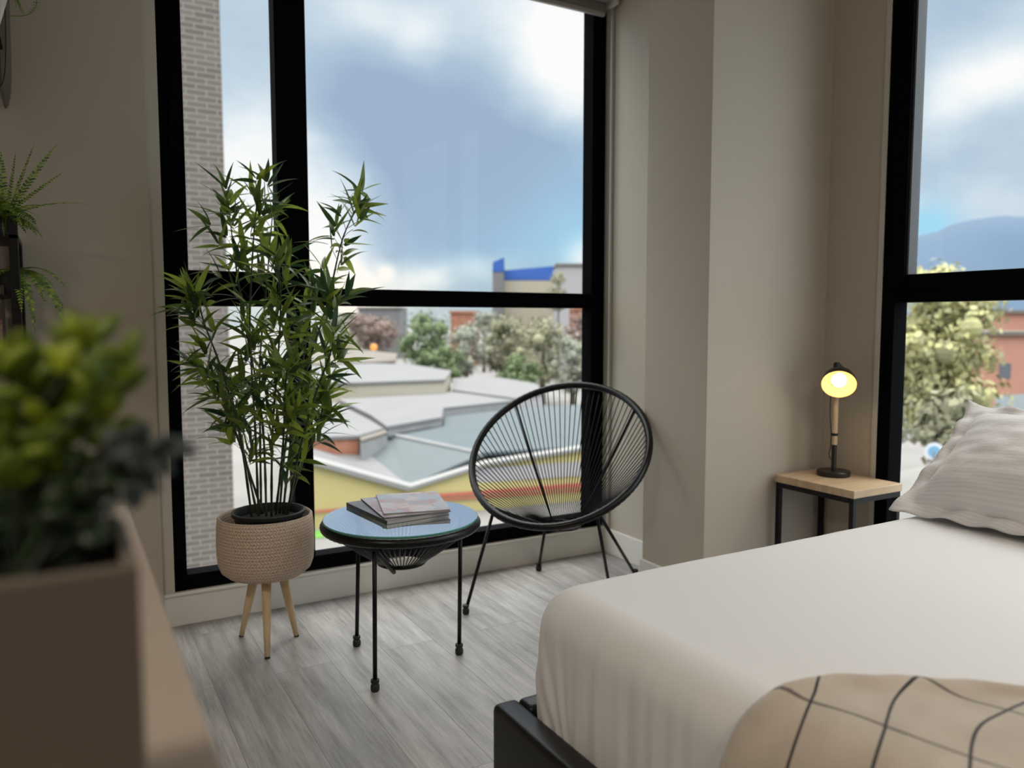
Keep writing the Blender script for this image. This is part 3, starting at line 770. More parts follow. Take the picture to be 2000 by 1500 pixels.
def magazine(label, c, ang, w, h, t, z, mat, spine, curl=0):
    o = tag(empty('magazine', (c[0], c[1], z), ang), label, 'magazine', 'magazines on the glass table')
    def topf(u, v, zz):
        return (-w/2+w*u, -h/2+h*v, zz+curl*max(0, u-.6)**2)
    def slab(z0, z1, inset=0):
        mb = MB(); n = 12
        for zz in (z0, z1):
            for i in range(n+1):
                for v in (0, 1):
                    u = i/n; p = topf(u, v, zz); mb.v.append((p[0]+(inset*(1 if u < .5 else -1) if i in (0, n) else 0), p[1]+inset*(1 if v == 0 else -1), p[2]))
        M_ = 2*(n+1)
        for i in range(n):
            a, b, c_, d = 2*i, 2*i+1, 2*i+3, 2*i+2
            mb.f += [(a, b, c_, d), (M_+a, M_+d, M_+c_, M_+b), (a, d, M_+d, M_+a), (b, M_+b, M_+c_, c_)]
        mb.f += [(0, M_, M_+1, 1), (2*n, 2*n+1, M_+2*n+1, M_+2*n)]
        return mb
    slab(.0008, t-.0008, .0015).build('pages', page_m, o)
    cv_ = slab(t-.0008, t, 0).build('front_cover', mat, o)
    slab(0, .0008, 0).build('back_cover', spine, o)
    MB().box(-w/2-.0008, -w/2, -h/2, h/2, 0, t).build('spine', spine, o)
    return o
cov1 = cover_mat('charcoal_cover', [srgb(70, 68, 70), srgb(105, 103, 108), srgb(88, 86, 90), srgb(120, 118, 122)], .35, 12, 1.0)
cov2 = cover_mat('grey_printed_cover', [srgb(110, 105, 108), srgb(150, 146, 150), srgb(185, 178, 180), srgb(150, 110, 105)], .3, 26, 4.0)
cov3 = cover_mat('pastel_photo_cover', [srgb(150, 170, 190), srgb(190, 160, 155), srgb(215, 200, 195), srgb(170, 180, 190), srgb(190, 140, 130)], .3, 16, 7.0)
dk_spine = plain('dark_spine', (.03, .03, .032), .4)
TZ1 = TZ+.0032
def mag_from(cn, z):  # near-left, near-right, far-left corners seen -> centre, angle, sizes
    A, B, D = (at_z(x, y, z) for x, y in cn)
    ex = (B-A); ey = (D-A); w = ex.length; h = ey.length
    ang = math.atan2(ex.y, ex.x)
    c = A+ex*.5+Vector((-ex.y, ex.x, 0)).normalized()*h*.5
    return (c.x, c.y), ang, w, h
z1_ = TZ1+.013; c1 = mag_from(((762, 1020), (885, 1000), (651, 982)), z1_)
z2_ = z1_+.0045; c2 = mag_from(((752, 1013), (884, 999), (688, 973)), z2_)
z3_ = z2_+.0045; c3 = mag_from(((751, 1006), (882, 998), (740, 963)), z3_)
print('MAG', c1, c2, c3)
magazine('thick charcoal magazine at the bottom of the stack on the glass table', c1[0], c1[1], c1[2], min(c1[3], .30), .013, TZ1, cov1, dk_spine)
magazine('grey printed magazine in the middle of the stack on the glass table', c2[0], c2[1], c2[2], min(c2[3], .29), .0045, z1_, cov2, dk_spine)
magazine('pale photo covered magazine on top of the stack on the glass table', c3[0], c3[1], c3[2], min(c3[3], .28), .0045, z2_, cov3, page_m, .006)

# ------------------------------------------------------------------ bamboo in a woven basket on legs
PC = Vector((.576, 2.692, 0))
pl = tag(empty('potted_bamboo', PC), 'tall artificial bamboo in a woven basket on three pale wooden legs', 'plant')
BR = .158
prof = [(.0, .243), (.095, .243), (.125, .250), (.146, .268), (.155, .292), (BR, .32), (BR+.001, .37), (BR-.001, .42), (BR-.004, .447), (BR-.009, .452), (BR-.014, .447), (BR-.014, .40), (BR-.016, .30), (0, .275)]
bo = MB().lathe(prof, PC, 96).build('basket', jute_m, smooth=True)
ul = bo.data.uv_layers.new(name='UVMap')
cum = [0.0]
for (r0, z0_), (r1, z1) in zip(prof, prof[1:]): cum.append(cum[-1]+math.hypot(r1-r0, z1-z0_))
for p_ in bo.data.polygons:
    us = []
    for li in p_.loop_indices:
        vi = bo.data.loops[li].vertex_index; k = vi % 96; us.append(k)
    wrap = max(us)-min(us) > 48
    for li, k in zip(p_.loop_indices, us):
        vi = bo.data.loops[li].vertex_index; kk = k+96 if (wrap and k < 48) else k
        ul.data[li].uv = (kk/96*94*.0105, cum[min(vi//96, len(cum)-1)])
rel(bo, pl)
for (fx, fy) in ((.508, 2.80), (.545, 2.57), (.674, 2.705)):
    d = Vector((fx-PC.x, fy-PC.y, 0)).normalized()
    a = PC+d*.052+Vector((0, 0, .246)); b = Vector((fx, fy, .006))
    lg = rel(MB().tube([a, a.lerp(b, .5), b], [.0165, .0135, .0085], 16).build('leg', leg_m, smooth=True), pl)
    tip = MB().tube([b, b+(b-a).normalized()*.006], .0088, 12).build('leg_tip', rubber_m); tip.parent = lg
NPC = PC+Vector((.012, .0, 0))
rel(MB().lathe([(0, .30), (.095, .30), (.112, .448), (.120, .450), (.121, .462), (.113, .4635), (.108, .455), (.105, .43), (0, .43)], NPC, 48).build('inner_pot', rubber_m, angle=40), pl)
rel(MB().lathe([(0, .436), (.104, .434)], NPC, 40).build('soil', soil_m), pl)

stems_px = [
    ([(505, 1005), (498, 830), (488, 640), (495, 470), (502, 395)], .02),
    ([(520, 1005), (512, 820), (480, 640), (458, 500), (447, 405)], .10),
    ([(492, 1005), (468, 850), (432, 720), (402, 640), (385, 585)], -.08),
    ([(530, 1005), (532, 850), (543, 700), (548, 600), (545, 520)], -.10),
    ([(552, 1000), (570, 850), (600, 720), (640, 590), (668, 470), (700, 400)], .02),
    ([(560, 1000), (585, 880), (620, 760), (648, 680), (655, 600)], -.12),
    ([(510, 1000), (508, 850), (508, 700), (522, 540), (532, 420)], .14),
    ([(545, 1000), (560, 850), (585, 740), (600, 650), (612, 560)], .12),
    ([(515, 1000), (462, 850), (430, 770), (398, 725)], .06),
    ([(538, 1000), (552, 880), (556, 790), (560, 720)], -.14),
    ([(500, 1000), (480, 900), (466, 830), (450, 760)], .15),
    ([(556, 1000), (592, 900), (622, 830), (636, 770)], .08)]
def smooth_path(pts, n):
    out = []
    m = len(pts)-1
    for i in range(n+1):
        t = i/n*m; k = min(int(t), m-1); f = t-k
        p0, p1, p2, p3 = pts[max(k-1, 0)], pts[k], pts[k+1], pts[min(k+2, m)]
        out.append(.5*((2*p1)+(p2-p0)*f+(2*p0-5*p1+4*p2-p3)*f*f+(3*p1-p0-3*p2+p3)*f**3))
    return out
def blade(mb, base, d, L, W, droop, nrm=None, n=7, fold=.25):
    """lance-shaped leaf with a folded midrib"""
    d = d.normalized(); side = d.cross(Vector((0, 0, 1)))
    if side.length < .2: side = d.orthogonal()
    side.normalize()
    if nrm is not None: side = (Matrix.Rotation(nrm, 3, d) @ side)
    k0 = len(mb.v); p = Vector(base); dd = d.copy()
    for i in range(n+1):
        t = i/n
        w = W*.5*(math.sin(PI*min(1, (t*.92+.08))**.75))*(1-.25*t) if i < n else 0.0
        upn = side.cross(dd).normalized()
        mb.v += [tuple(p-side*w+upn*w*fold), tuple(p), tuple(p+side*w+upn*w*fold)]
        dd = (dd+Vector((0, 0, -1))*droop/n).normalized(); p = p+dd*(L/n)
    for i in range(n):
        a = k0+i*3; mb.f += [(a, a+1, a+4, a+3), (a+1, a+2, a+5, a+4)]
fol = MB()
BLFW = Vector((FW.x, FW.y, 0)).normalized()
def leaf_cluster(mb, c, dirv, n, L, spread=.9, W=.0200):
    for k in range(n):
        an = 2*PI*k/n+rnd.uniform(-.5, .5)
        o1 = dirv.orthogonal().normalized(); o2 = dirv.cross(o1)
        rad = (o1*math.cos(an)+o2*math.sin(an))
        d = dirv*rnd.uniform(.25, 1.0)+rad*spread*rnd.uniform(.5, 1.2)
        blade(mb, c+rad*.003+dirv*rnd.uniform(-.012, .012), d, L*rnd.uniform(.7, 1.15), W*rnd.uniform(.8, 1.15), rnd.uniform(.0, .8), nrm=rnd.uniform(-.9, .9))
for (path, dep) in stems_px:
    pts_ = []
    for i, (x, y) in enumerate(path):
        f = i/(len(path)-1)
        base_d = (PC-CAM).dot(FW)
        # spread of the stems front to back grows with height
        p = CAM+ray(x, y)*((Vector((PC.x, PC.y, 1.0))-CAM).dot(FW) + dep*(.45+f*.9)*1.0 + 0.0)
        if i == 0:
            q = at_z(x, y, .44); v_ = Vector((q.x-NPC.x, q.y-NPC.y, 0)); 
            if v_.length > .08: v_ = v_.normalized()*.08
            p = Vector((NPC.x+v_.x, NPC.y+v_.y, .425))
        if p.y > 2.90: p = CAM+(p-CAM)*(2.90/p.y)
        pts_.append(p)
    sm = smooth_path(pts_, 26)
    jn = [.0042*(1-.55*i/26)*(1.25 if i % 3 == 0 else 1) for i in range(27)]
    rel(MB().tube(sm, jn, 7).build('stem', stem_m, smooth=True), pl)
    tot = len(sm)-1
    start = .26 if dep < .1 else .32
    for i in range(int(tot*start), tot+1):
        t = i/tot; dirv = (sm[min(i+1, tot)]-sm[max(i-1, 0)]).normalized()
        nside = 1 if rnd.random() < .85 else 2
        for _ in range(nside):
            an = rnd.uniform(0, 2*PI)
            o1 = Vector((math.cos(an), math.sin(an), 0))
            tw_l = rnd.uniform(.025, .085)*(1-.4*t)
            d = (o1*.8+dirv*rnd.uniform(.5, 1.1)).normalized()
            e = sm[i]+d*tw_l
            if e.y > 2.93: e.y = 2.93
            fol.tube([sm[i], sm[i].lerp(e, .5)+Vector((0, 0, .004)), e], .0010, 4, caps=False)
            leaf_cluster(fol, e, (d+Vector((0, 0, .25))).normalized(), rnd.choice((3, 4, 4)), .112, .75)
    leaf_cluster(fol, sm[-1], (sm[-1]-sm[-3]).normalized(), 5, .105, .6)
# outlying sprigs that give the plant its outline
base_D = (Vector((PC.x, PC.y, 1.0))-CAM).dot(FW)
for (x0, y0, x1, y1, n) in ((447, 405, 442, 372, 5), (500, 395, 500, 352, 5), (532, 420, 522, 362, 5), (700, 400, 706, 375, 5), (690, 420, 690, 402, 4), (668, 470, 655, 440, 5),
                           (385, 585, 370, 562, 6), (402, 640, 372, 600, 5), (398, 725, 375, 712, 4), (680, 445, 700, 432, 4), (660, 480, 672, 500, 4), (640, 590, 662, 620, 4),
                           (655, 640, 668, 652, 4), (430, 440, 410, 440, 5), (470, 440, 455, 420, 5), (640, 700, 650, 690, 4), (545, 520, 560, 495, 5), (455, 500, 430, 482, 5), (460, 560, 428, 540, 4)):
    a = at_d(x0, y0, base_D+rnd.uniform(-.05, .05)); b = at_d(x1, y1, base_D+rnd.uniform(-.05, .06))
    fol.tube([a, b], .0011, 4, caps=False)
    leaf_cluster(fol, b, ((b-a).normalized()*.8+Vector((0, 0, .3))).normalized(), n, .108, .75)
YM = 2.985
fol.v = [(x, min(y, YM+(y-YM)*.05) if y > YM else y, z) for x, y, z in fol.v]
rel(fol.build('foliage', bamboo_m, smooth=True), pl)

# ------------------------------------------------------------------ ferns and black wall shelf at the left
def frond(mb, base, d, L, droop, W=.022, n=24, side=None):
    p = Vector(base); d = d.normalized(); pts = [p.copy()]; ds = [d.copy()]
    for i in range(n):
        d = (d+Vector((0, 0, -1))*droop/n).normalized(); p = p+d*(L/n); pts.append(p.copy()); ds.append(d.copy())
    mb.tube(pts, [.0011*(1-.7*i/n) for i in range(n+1)], 4, caps=False)
    if side is None: side = d.cross(Vector((rnd.uniform(-.4, .4), rnd.uniform(-.4, .4), 1))).normalized()
    for i in range(2, n+1):
        t = i/n; w = W*(math.sin(PI*min(1, t*.9+.12)))**.7*(1-.35*t)
        for sg in (-1, 1):
            s_ = side*sg; dd = ds[i]
            a = pts[i]; tip = a+s_*w+dd*w*.45+Vector((0, 0, -.15*w)); q = L/n*.36
            k = len(mb.v); mb.v += [tuple(a-dd*q*.9), tuple(a+s_*w*.55+dd*(w*.25-q)), tuple(tip), tuple(a+s_*w*.55+dd*(w*.25+q)), tuple(a+dd*q*.9)]
            mb.f.append((k, k+1, k+2, k+3, k+4))
SY = 2.70
shelf = tag(empty('wall_shelf', (-.24, 2.88, .99)), 'black square tube wall shelf at the left edge holding ferns', 'shelf')
sx0, sx1, sy0, sy1 = -.42, -.096, 2.70, 2.985
rel(MB().box(sx1-.024, sx1, sy0, sy0+.024, 1.00, 1.40).build('upright', black_m, bevel=.002), shelf)
rel(MB().box(sx1-.024, sx1, sy1-.020, sy1, .93, 1.34).build('upright', black_m, bevel=.002), shelf)
rel(MB().box(sx0, sx0+.024, sy0, sy0+.024, 1.00, 1.40).build('upright', black_m, bevel=.002), shelf)
rel(MB().box(sx0, sx0+.024, sy1-.020, sy1, .93, 1.34).build('upright', black_m, bevel=.002), shelf)
rel(MB().box(sx0, sx1, sy0, sy1, 1.006, 1.026).build('lower_board', black_m, bevel=.002), shelf)
rel(MB().box(sx0, sx1, sy0, sy1, 1.335, 1.349).build('upper_board', black_m, bevel=.002), shelf)
pot_m = plain('black_pot', (.012, .012, .012), .5)
f1 = tag(empty('potted_fern', (-.155, 2.80, 1.35)), 'upright potted fern on the top board of the black wall shelf', 'plant')
rel(MB().lathe([(0, 1.3495), (.035, 1.3495), (.045, 1.415), (.041, 1.415), (.039, 1.405), (0, 1.405)], (-.155, 2.80, 0), 24).build('pot', pot_m, angle=40), f1)
fm = MB()
b0 = Vector((-.125, 2.77, 1.40))
rt3 = RT
def fr_to(mb, b, tx, ty, D, droop, W=.018, L=None):
    """frond from b whose tip ends where the pixel (tx,ty) lies at depth D"""
    e = at_d(tx, ty, D); v = e-b; L0 = v.length*(1.05+.12*droop)
    frond(mb, b, (v.normalized()+Vector((0, 0, droop*.5))).normalized(), L0, droop, W)
D0 = (b0-CAM).dot(FW)
for (tx, ty, dr, w_) in ((64, 288, .1, .024), (104, 290, .25, .025), (118, 340, .2, .013), (156, 397, .7, .025), (2, 306, .5, .02), (30, 300, -.1, .018), (-40, 330, .6, .02), (-70, 400, .8, .02), (-30, 290, .4, .02), (45, 360, .2, .015), (80, 400, .9, .014), (70, 470, 1.6, .016), (-10, 440, 1.5, .018), (10, 470, 1.8, .018)):
    fr_to(fm, b0+Vector((rnd.uniform(-.012, .012), rnd.uniform(-.01, .01), 0)), tx, ty, D0+rnd.uniform(-.06, .04), dr, w_)
for _ in range(46):
    an = rnd.uniform(0, 2*PI); frond(fm, b0+Vector((-.02, -.02, 0)), Vector((math.cos(an)-.35, math.sin(an)*.5, rnd.uniform(.3, 1))), rnd.uniform(.08, .14), 1.9, .020, 18)
rel(fm.build('fronds', fern_m), f1)
f2 = tag(empty('potted_fern', (-.13, 2.90, 1.17)), 'trailing potted fern hanging over the right side of the black wall shelf', 'plant')
rel(MB().lathe([(0, 1.18), (.030, 1.18), (.042, 1.255), (.038, 1.255), (.036, 1.245), (0, 1.245)], (-.135, 2.86, 0), 24).build('pot', pot_m, angle=40), f2)
rel(MB().box(-.175, -.0965, 2.80, 2.98, 1.17, 1.1795).build('pot_tray', black_m), f2)
fm = MB(); b1 = Vector((-.105, 2.84, 1.255)); D1 = (b1-CAM).dot(FW)
for (tx, ty, dr, w_) in ((122, 566, 1.6, .018), (92, 655, 2.2, .016), (80, 600, 1.8, .02), (96, 560, 1.4, .016), (60, 660, 2.0, .016), (50, 640, 2.2, .016), (72, 525, .4, .01), (-20, 560, 1.8, .018), (-10, 600, 2.0, .02), (40, 620, 2, .018), (100, 620, 1.9, .014)):
    fr_to(fm, b1+Vector((rnd.uniform(-.01, .01), rnd.uniform(-.01, .01), 0)), tx, ty, D1+rnd.uniform(-.10, .0), dr*.8, w_)
rel(fm.build('fronds', fern_m), f2)
pic = tag(empty('framed_picture', (-.22, 2.84, 1.027)), 'small brown toned picture standing on the lower board of the black wall shelf', 'picture')
m = Mt('brown_picture'); m.set(Roughness=.4)
m.col(m.ramp(m.noise(m.coord('Object', (1, 1, 1)), 22, 5, .6), [(.36, (.02, .008, .004)), (.5, (.16, .075, .035)), (.62, (.34, .26, .19))])); 
def tilt(mb_): return mb_
rel(MB().quad((-.36, 2.800, 1.034), (-.150, 2.800, 1.034), (-.150, 2.824, 1.20), (-.36, 2.824, 1.20)).build('print', m.m, solid=.001), pic)
rel(MB().poly([(-.150, 2.797, 1.027), (-.142, 2.797, 1.027), (-.142, 2.823, 1.207), (-.150, 2.823, 1.207)]).poly([(-.368, 2.797, 1.027), (-.360, 2.797, 1.027), (-.360, 2.823, 1.207), (-.368, 2.823, 1.207)])
    .poly([(-.360, 2.797, 1.027), (-.150, 2.797, 1.027), (-.150, 2.798, 1.034), (-.360, 2.798, 1.034)]).poly([(-.360, 2.8225, 1.20), (-.150, 2.8225, 1.20), (-.150, 2.823, 1.207), (-.360, 2.823, 1.207)]).build('frame', plain('dark_frame', (.02, .018, .016), .4), solid=.006), pic)
rel(MB().poly([(-.16, 2.84, 1.027), (-.145, 2.90, 1.027), (-.16, 2.828, 1.15)]).build('easel_back', plain('pale_card', (.5, .48, .44), .6), solid=.002), pic)

# hanging planter, upper left
hg = tag(empty('wall_planter', (-.16, 2.75, 1.70)), 'white pointed wall planter in a black metal hoop at the upper left', 'planter')
Yh = 2.72
def hp(x, y, dY=0): return at_y(x, y, Yh+dY)
loopA = smooth_path([at_y(x, y, 2.985) for x, y in ((17, -120), (18, 10), (21, 110), (21, 170), (18, 198), (12, 212), (6, 200), (2, 150), (-2, 60), (-6, -60))], 50)
loopA = [p-Vector((0, .14, 0)) for p in loopA]
def strip(mb, pts, w, th):
    n = len(mb.v)
    for i, p in enumerate(pts):
        t = (pts[min(i+1, len(pts)-1)]-pts[max(i-1, 0)]).normalized(); dY = Vector((0, 1, 0)); nn = t.cross(dY).normalized()
        for a, b in ((-1, -1), (1, -1), (1, 1), (-1, 1)): mb.v.append(tuple(p+dY*w*b*.5+nn*th*a*.5))
    for i in range(len(pts)-1):
        for k in range(4): l = (k+1) % 4; mb.f.append((n+i*4+k, n+i*4+l, n+i*4+4+l, n+i*4+4+k))
    return mb
rel(strip(MB(), loopA, .27, .003).build('hoop', plain('black_gloss_strip', (.008, .008, .009), .22), smooth=False), hg)
apx = hp(3, 62); cx0 = apx.x-.035
rel(MB().lathe([(0, apx.z), (.030, apx.z+.105), (.052, apx.z+.20), (.056, apx.z+.30), (.052, apx.z+.30), (.044, apx.z+.20), (0, apx.z+.15)], (apx.x-.004, Yh-.03, 0), 6).build('pot', plain('white_ceramic', (.78, .77, .75), .35)), hg)
rel(MB().tube([(apx.x-.016, Yh+.05, 1.95), (apx.x-.016, YF-.02, 1.95)], .006, 8).build('bracket', black_m), hg)
fm = MB(); b2 = Vector((apx.x+.01, Yh, apx.z+.10)); D2 = (b2-CAM).dot(FW)
for (tx, ty, dr, w_) in ((38, 26, 1.0, .012), (30, 18, 1.2, .012), (44, 5, .8, .012), (26, 10, 1, .014)):
    fr_to(fm, b2+Vector((0, 0, .06)), tx, ty, D2, dr, w_)
tend = smooth_path([hp(18, 31), hp(45, 31), hp(62, 24), hp(71, 8), hp(70, -12)], 14)
fm.tube(tend, .0012, 5)
for i in range(7, 14):
    for sg in (-1, 1): blade(fm, tend[i], RT*sg+Vector((0, 0, .2)), .010, .006, .3)
rel(fm.build('trailing_sprigs', fern_m), hg)

# ------------------------------------------------------------------ console ledge and planter close to the camera
con = tag(empty('console_cabinet', (-.25, .75, 0)), 'blurred beige cabinet top edge in the near left foreground under the planter', 'cabinet')
cb_m = plain('beige_laminate', (.34, .28, .225), .55)
rel(MB().box(-.55, .084, .18, 1.42, .775, .80).build('worktop', cb_m, bevel=.003), con)
rel(MB().box(-.54, .070, .20, 1.40, .0, .7745).build('body', cb_m), con)
PXR = at_d(272, 1103, .42)
pr = tag(empty('planter_box', (PXR.x-.14, PXR.y+.07, .80)), 'blurred dull beige square planter box with lime and grey leaves in the near left foreground', 'planter')
x1_, y0_, zt_ = PXR.x, PXR.y, PXR.z
print('PLANTER', x1_, y0_, zt_)
W_, D_ = .23, .105
pw_m = plain('planter_stoneware', (.115, .093, .072), .6)
rel(MB().box(x1_-W_, x1_, y0_, y0_+.008, .8003, zt_).box(x1_-W_, x1_, y0_+D_-.008, y0_+D_, .8003, zt_)
    .box(x1_-W_, x1_-W_+.008, y0_+.008, y0_+D_-.008, .8003, zt_).box(x1_-.008, x1_, y0_+.008, y0_+D_-.008, .8003, zt_).box(x1_-W_+.008, x1_-.008, y0_+.008, y0_+D_-.008, .8003, .812).build('box', pw_m, bevel=.002), pr)
rel(MB().box(x1_-W_+.0085, x1_-.0085, y0_+.0085, y0_+D_-.0085, .8125, zt_-.014).build('soil', soil_m), pr)
def puff_leaf(mb, c, d, L, W, th=.18):
    d = d.normalized(); M_ = d.to_track_quat('Z', 'Y').to_matrix()
    mb.ball(tuple(c+d*L*.5), L*.5, 10, 6, (W/L, W/L*th*3, 1), M_)
gm = MB(); dm = MB(); Dp = .475
def spray(mb, x, y, n, L, W, D, sp=1.0, ups=.5):
    c = at_d(x, y, D)
    for _ in range(n):
        d = Vector((rnd.uniform(-1, 1), rnd.uniform(-1, 1), rnd.uniform(-.3, 1)+ups))*sp
        puff_leaf(mb, c+Vector((rnd.uniform(-.01, .01),)*3), d, L*rnd.uniform(.7, 1.1), W*rnd.uniform(.8, 1.1))
soilp = Vector((x1_-.10, y0_+D_/2, zt_-.01))
for (x, y, n) in ((150, 700, 6), (120, 715, 6), (60, 720, 7), (20, 715, 6), (212, 750, 7), (222, 735, 4), (205, 790, 6), (165, 790, 7), (110, 780, 8), (50, 790, 8), (0, 790, 8), (185, 810, 6), (140, 850, 7), (80, 860, 8), (20, 870, 8), (200, 880, 4), (180, 900, 5), (110, 920, 7), (40, 930, 7)):
    D_l = Dp+rnd.uniform(-.035, .035)
    spray(gm, x, y, n+2, .024, .0185, D_l, 1.0, .4)
    dm.tube([soilp+Vector((rnd.uniform(-.05, .05), rnd.uniform(-.03, .03), 0)), at_d(x, y, D_l)], .0014, 5, caps=False)
rel(gm.build('lime_leaves', succ_m, smooth=True), pr)
for (x, y, n) in ((230, 930, 8), (190, 960, 8), (140, 980, 8), (80, 990, 8), (30, 1000, 8), (-20, 990, 8), (200, 1010, 6), (120, 1040, 6), (60, 1060, 6), (180, 1060, 5), (250, 950, 4), (10, 1050, 6)):
    spray(dm, x, y, n, .023, .017, .455+rnd.uniform(-.02, .025), 1.0, .1)
rel(dm.build('dark_leaves', dark_leaf_m, smooth=True), pr)
em = MB()
for (x, y, dx, dy, L) in ((272, 850, .2, 1, .022), (300, 872, .6, .6, .024), (330, 880, 1, .1, .026), (355, 885, 1, -.1, .018), (270, 905, .6, -.7, .028), (290, 930, .8, -.4, .022), (300, 900, .9, 0, .024), (222, 860, 0, .5, .018), (235, 885, .5, .5, .02), (255, 960, .3, -1, .022), (315, 905, .8, -.5, .02), (330, 865, .9, .4, .014), (20, 1010, .2, .3, .012), (30, 985, .2, .3, .012), (170, 945, .2, .5, .014), (215, 990, .2, .5, .012)):
    L *= .86; c = at_d(x, y, .445); d = RT*dx+Vector((0, 0, dy))
    for k in range(2): puff_leaf(em, c-d.normalized()*L*.5+Vector((0, rnd.uniform(-.012, .012), rnd.uniform(-.004, .004))), d+Vector((0, rnd.uniform(-.5, .5), rnd.uniform(-.3, .3))), L, L*.85, .12)
em.tube(smooth_path([soilp+Vector((.05, 0, 0)), at_d(240, 960, .445), at_d(300, 895, .445), at_d(355, 882, .445)], 12), .0012, 5, caps=False)
rel(em.build('grey_leaves', grey_leaf_m, smooth=True), pr)
# ------------------------------------------------------------------ the town outside
GZ = -8.0
st(MB().quad((-300, 4.5, GZ), (900, 4.5, GZ), (900, 1200, GZ), (-300, 1200, GZ)).quad((3.5, -300, GZ), (900, -300, GZ), (900, 4.5, GZ), (3.5, 4.5, GZ)), 'ground', plain('pale_concrete_ground', (.17, .165, .16), .9, var=.15, vs=.12))
def G(x, y): p = at_z(x, y, GZ); return p
def zat(p, y):
    """height at which the upright line through ground point p is seen at picture row y"""
    lo, hi = -20., 60.
    for _ in range(50):
        mid = (lo+hi)/2
        if px((p.x, p.y, mid))[1] > y: lo = mid
        else: hi = mid
    return lo
HOUSE = (.62, .56, .42)
roof_bg = plain('blue_grey_metal_roof', tuple(c*.20 for c in srgb(150, 172, 182)), .6, var=.05, vs=.4)
roof_bg2 = plain('pale_metal_roof', tuple(c*.20 for c in srgb(165, 182, 190)), .6, var=.05, vs=.4)
roof_w = plain('white_roof', (.145, .145, .15), .7, var=.05, vs=.3)
roof_t = plain('tan_roof', (.135, .12, .105), .8, var=.1, vs=.3)
wall_y = plain('yellow_facade', (.42, .36, .155), .8)
wall_c = plain('cream_facade', (.36, .33, .26), .8)
wall_g = plain('grey_render', (.22, .225, .23), .8, var=.1, vs=1)
wall_o = plain('orange_brick', (.30, .13, .08), .85, var=.2, vs=2)
wall_mv = plain('mauve_render', (.33, .32, .33), .8)
red_m = plain('red_stripe', (.42, .10, .08), .7)
grass_m = plain('bright_grass', (.10, .25, .04), .9, var=.2, vs=1)
def building(name, label, roof, zr, roof_m, wall, cat='building', zg=GZ, par=.0):
    """roof outline given as seen, standing at height zr; walls down to the ground"""
    P = [at_z(x, y, zr) for x, y in roof]
    c = sum(P, Vector())/len(P)
    o = tag(empty(name, (c.x, c.y, zg)), label, cat)
    rel(MB().prism([(p.x, p.y) for p in P], zg, zr-.12).build('walls', wall), o)
    P2 = [(c+(p-c)*1.012) for p in P]
    rel(MB().prism([(p.x, p.y) for p in P2], zr-.12, zr+.05).build('roof', roof_m), o)
    return o
# yellow gabled warehouse, its front along the lane
A0, A1, A2 = G(585, 1036), G(797, 1010), G(1180, 972)
wh = tag(empty('warehouse', A1), 'long yellow warehouse with blue-grey metal roof and red painted stripes', 'warehouse')
fd = (A2-A0); fd.z = 0; fd.normalize(); bd = Vector((-fd.y, fd.x, 0))
def zy(p, y): return zat(p, y)
zA0, zA1, zA2 = zy(A0, 893), zy(A1, 952), zy(A2, 868)
Lr = A1+fd*((A2-A1).length*.36); zR = zy(Lr, 906)
ZR1, ZWH = -5.3, -4.75
def V3(p, z): return (p.x, p.y, z)
wl_ = MB().poly([A0, A1, V3(A1, zA1), V3(A0, zA0)]).poly([A1, A2, V3(A2, zA2), V3(Lr, zR), V3(A1, zA1)])
rel(wl_.build('front_wall', wall_y, solid=.2), wh)
WF = [at_z(x, y, ZWH) for x, y in ((1010, 783), (866, 798), (862, 816), (757, 834))]      # front edge of the white roofed block behind
rel(MB().poly([V3(Lr, ZR1), V3(A2, ZR1), at_z(1180, 790, ZR1)]+[V3(p-Vector((0, .3, 0)), ZR1) for p in WF]+[at_z(757, 848, ZR1)]).build('roof', roof_bg, solid=.15), wh)
rel(MB().poly([V3(A1, zA1), V3(Lr, ZR1-.05), at_z(757, 849, ZR1-.05), at_z(700, 873, -5.7)]).build('roof', roof_bg2, solid=.15), wh)
rel(MB().poly([V3(A1, zA1+.02), at_z(700, 873, -5.68), at_z(600, 868, -5.5), V3(A0, zA0)]).build('roof', roof_w, solid=.15), wh)
rel(MB().tube([V3(Lr, ZR1), at_z(757, 848, ZR1)], .16, 6).build('valley_gutter', wall_g), wh)
def band(p, q, y0, y1, y0b, y1b, mat, nm, o_=.12):
    off = -bd*o_
    a0, a1, b0_, b1_ = zy(p, y0), zy(p, y1), zy(q, y0b), zy(q, y1b)
    rel(MB().poly([V3(p+off, a0), V3(q+off, b0_), V3(q+off, b1_), V3(p+off, a1)]).build(nm, mat, solid=.04), wh)
band(A1+fd*.6, A2, 966, 972, 938, 946, red_m, 'red_stripe', .2)
band(A1+fd*.6, A2, 976, 979, 951, 954, red_m, 'red_stripe', .2)
band(A1+fd*(A2-A1).length*.3, A2, 943, 915, 925, 897, wall_mv, 'upper_wall', .13)
band(A0, A1, 1002, 998, 985, 980, red_m, 'red_stripe', .2)
white_edge = plain('white_gutter', (.30, .30, .295), .6)
rel(MB().tube([V3(A0-bd*.2, zA0+.05), V3(A1-bd*.2, zA1+.05)], .22, 6).build('gutter', white_edge), wh)
rel(MB().tube([V3(A1-bd*.2, zA1+.05), V3(Lr-bd*.2, zR+.05), V3(A2-bd*.2, zA2+.05)], .18, 6).build('gutter', white_edge), wh)
tag(MB().prism([G(600, 1040), G(636, 1037), G(642, 1050), G(600, 1054)], GZ, GZ+.05).build('grass', grass_m), 'small strip of bright green grass beside the yellow warehouse', 'grass', kind='stuff')

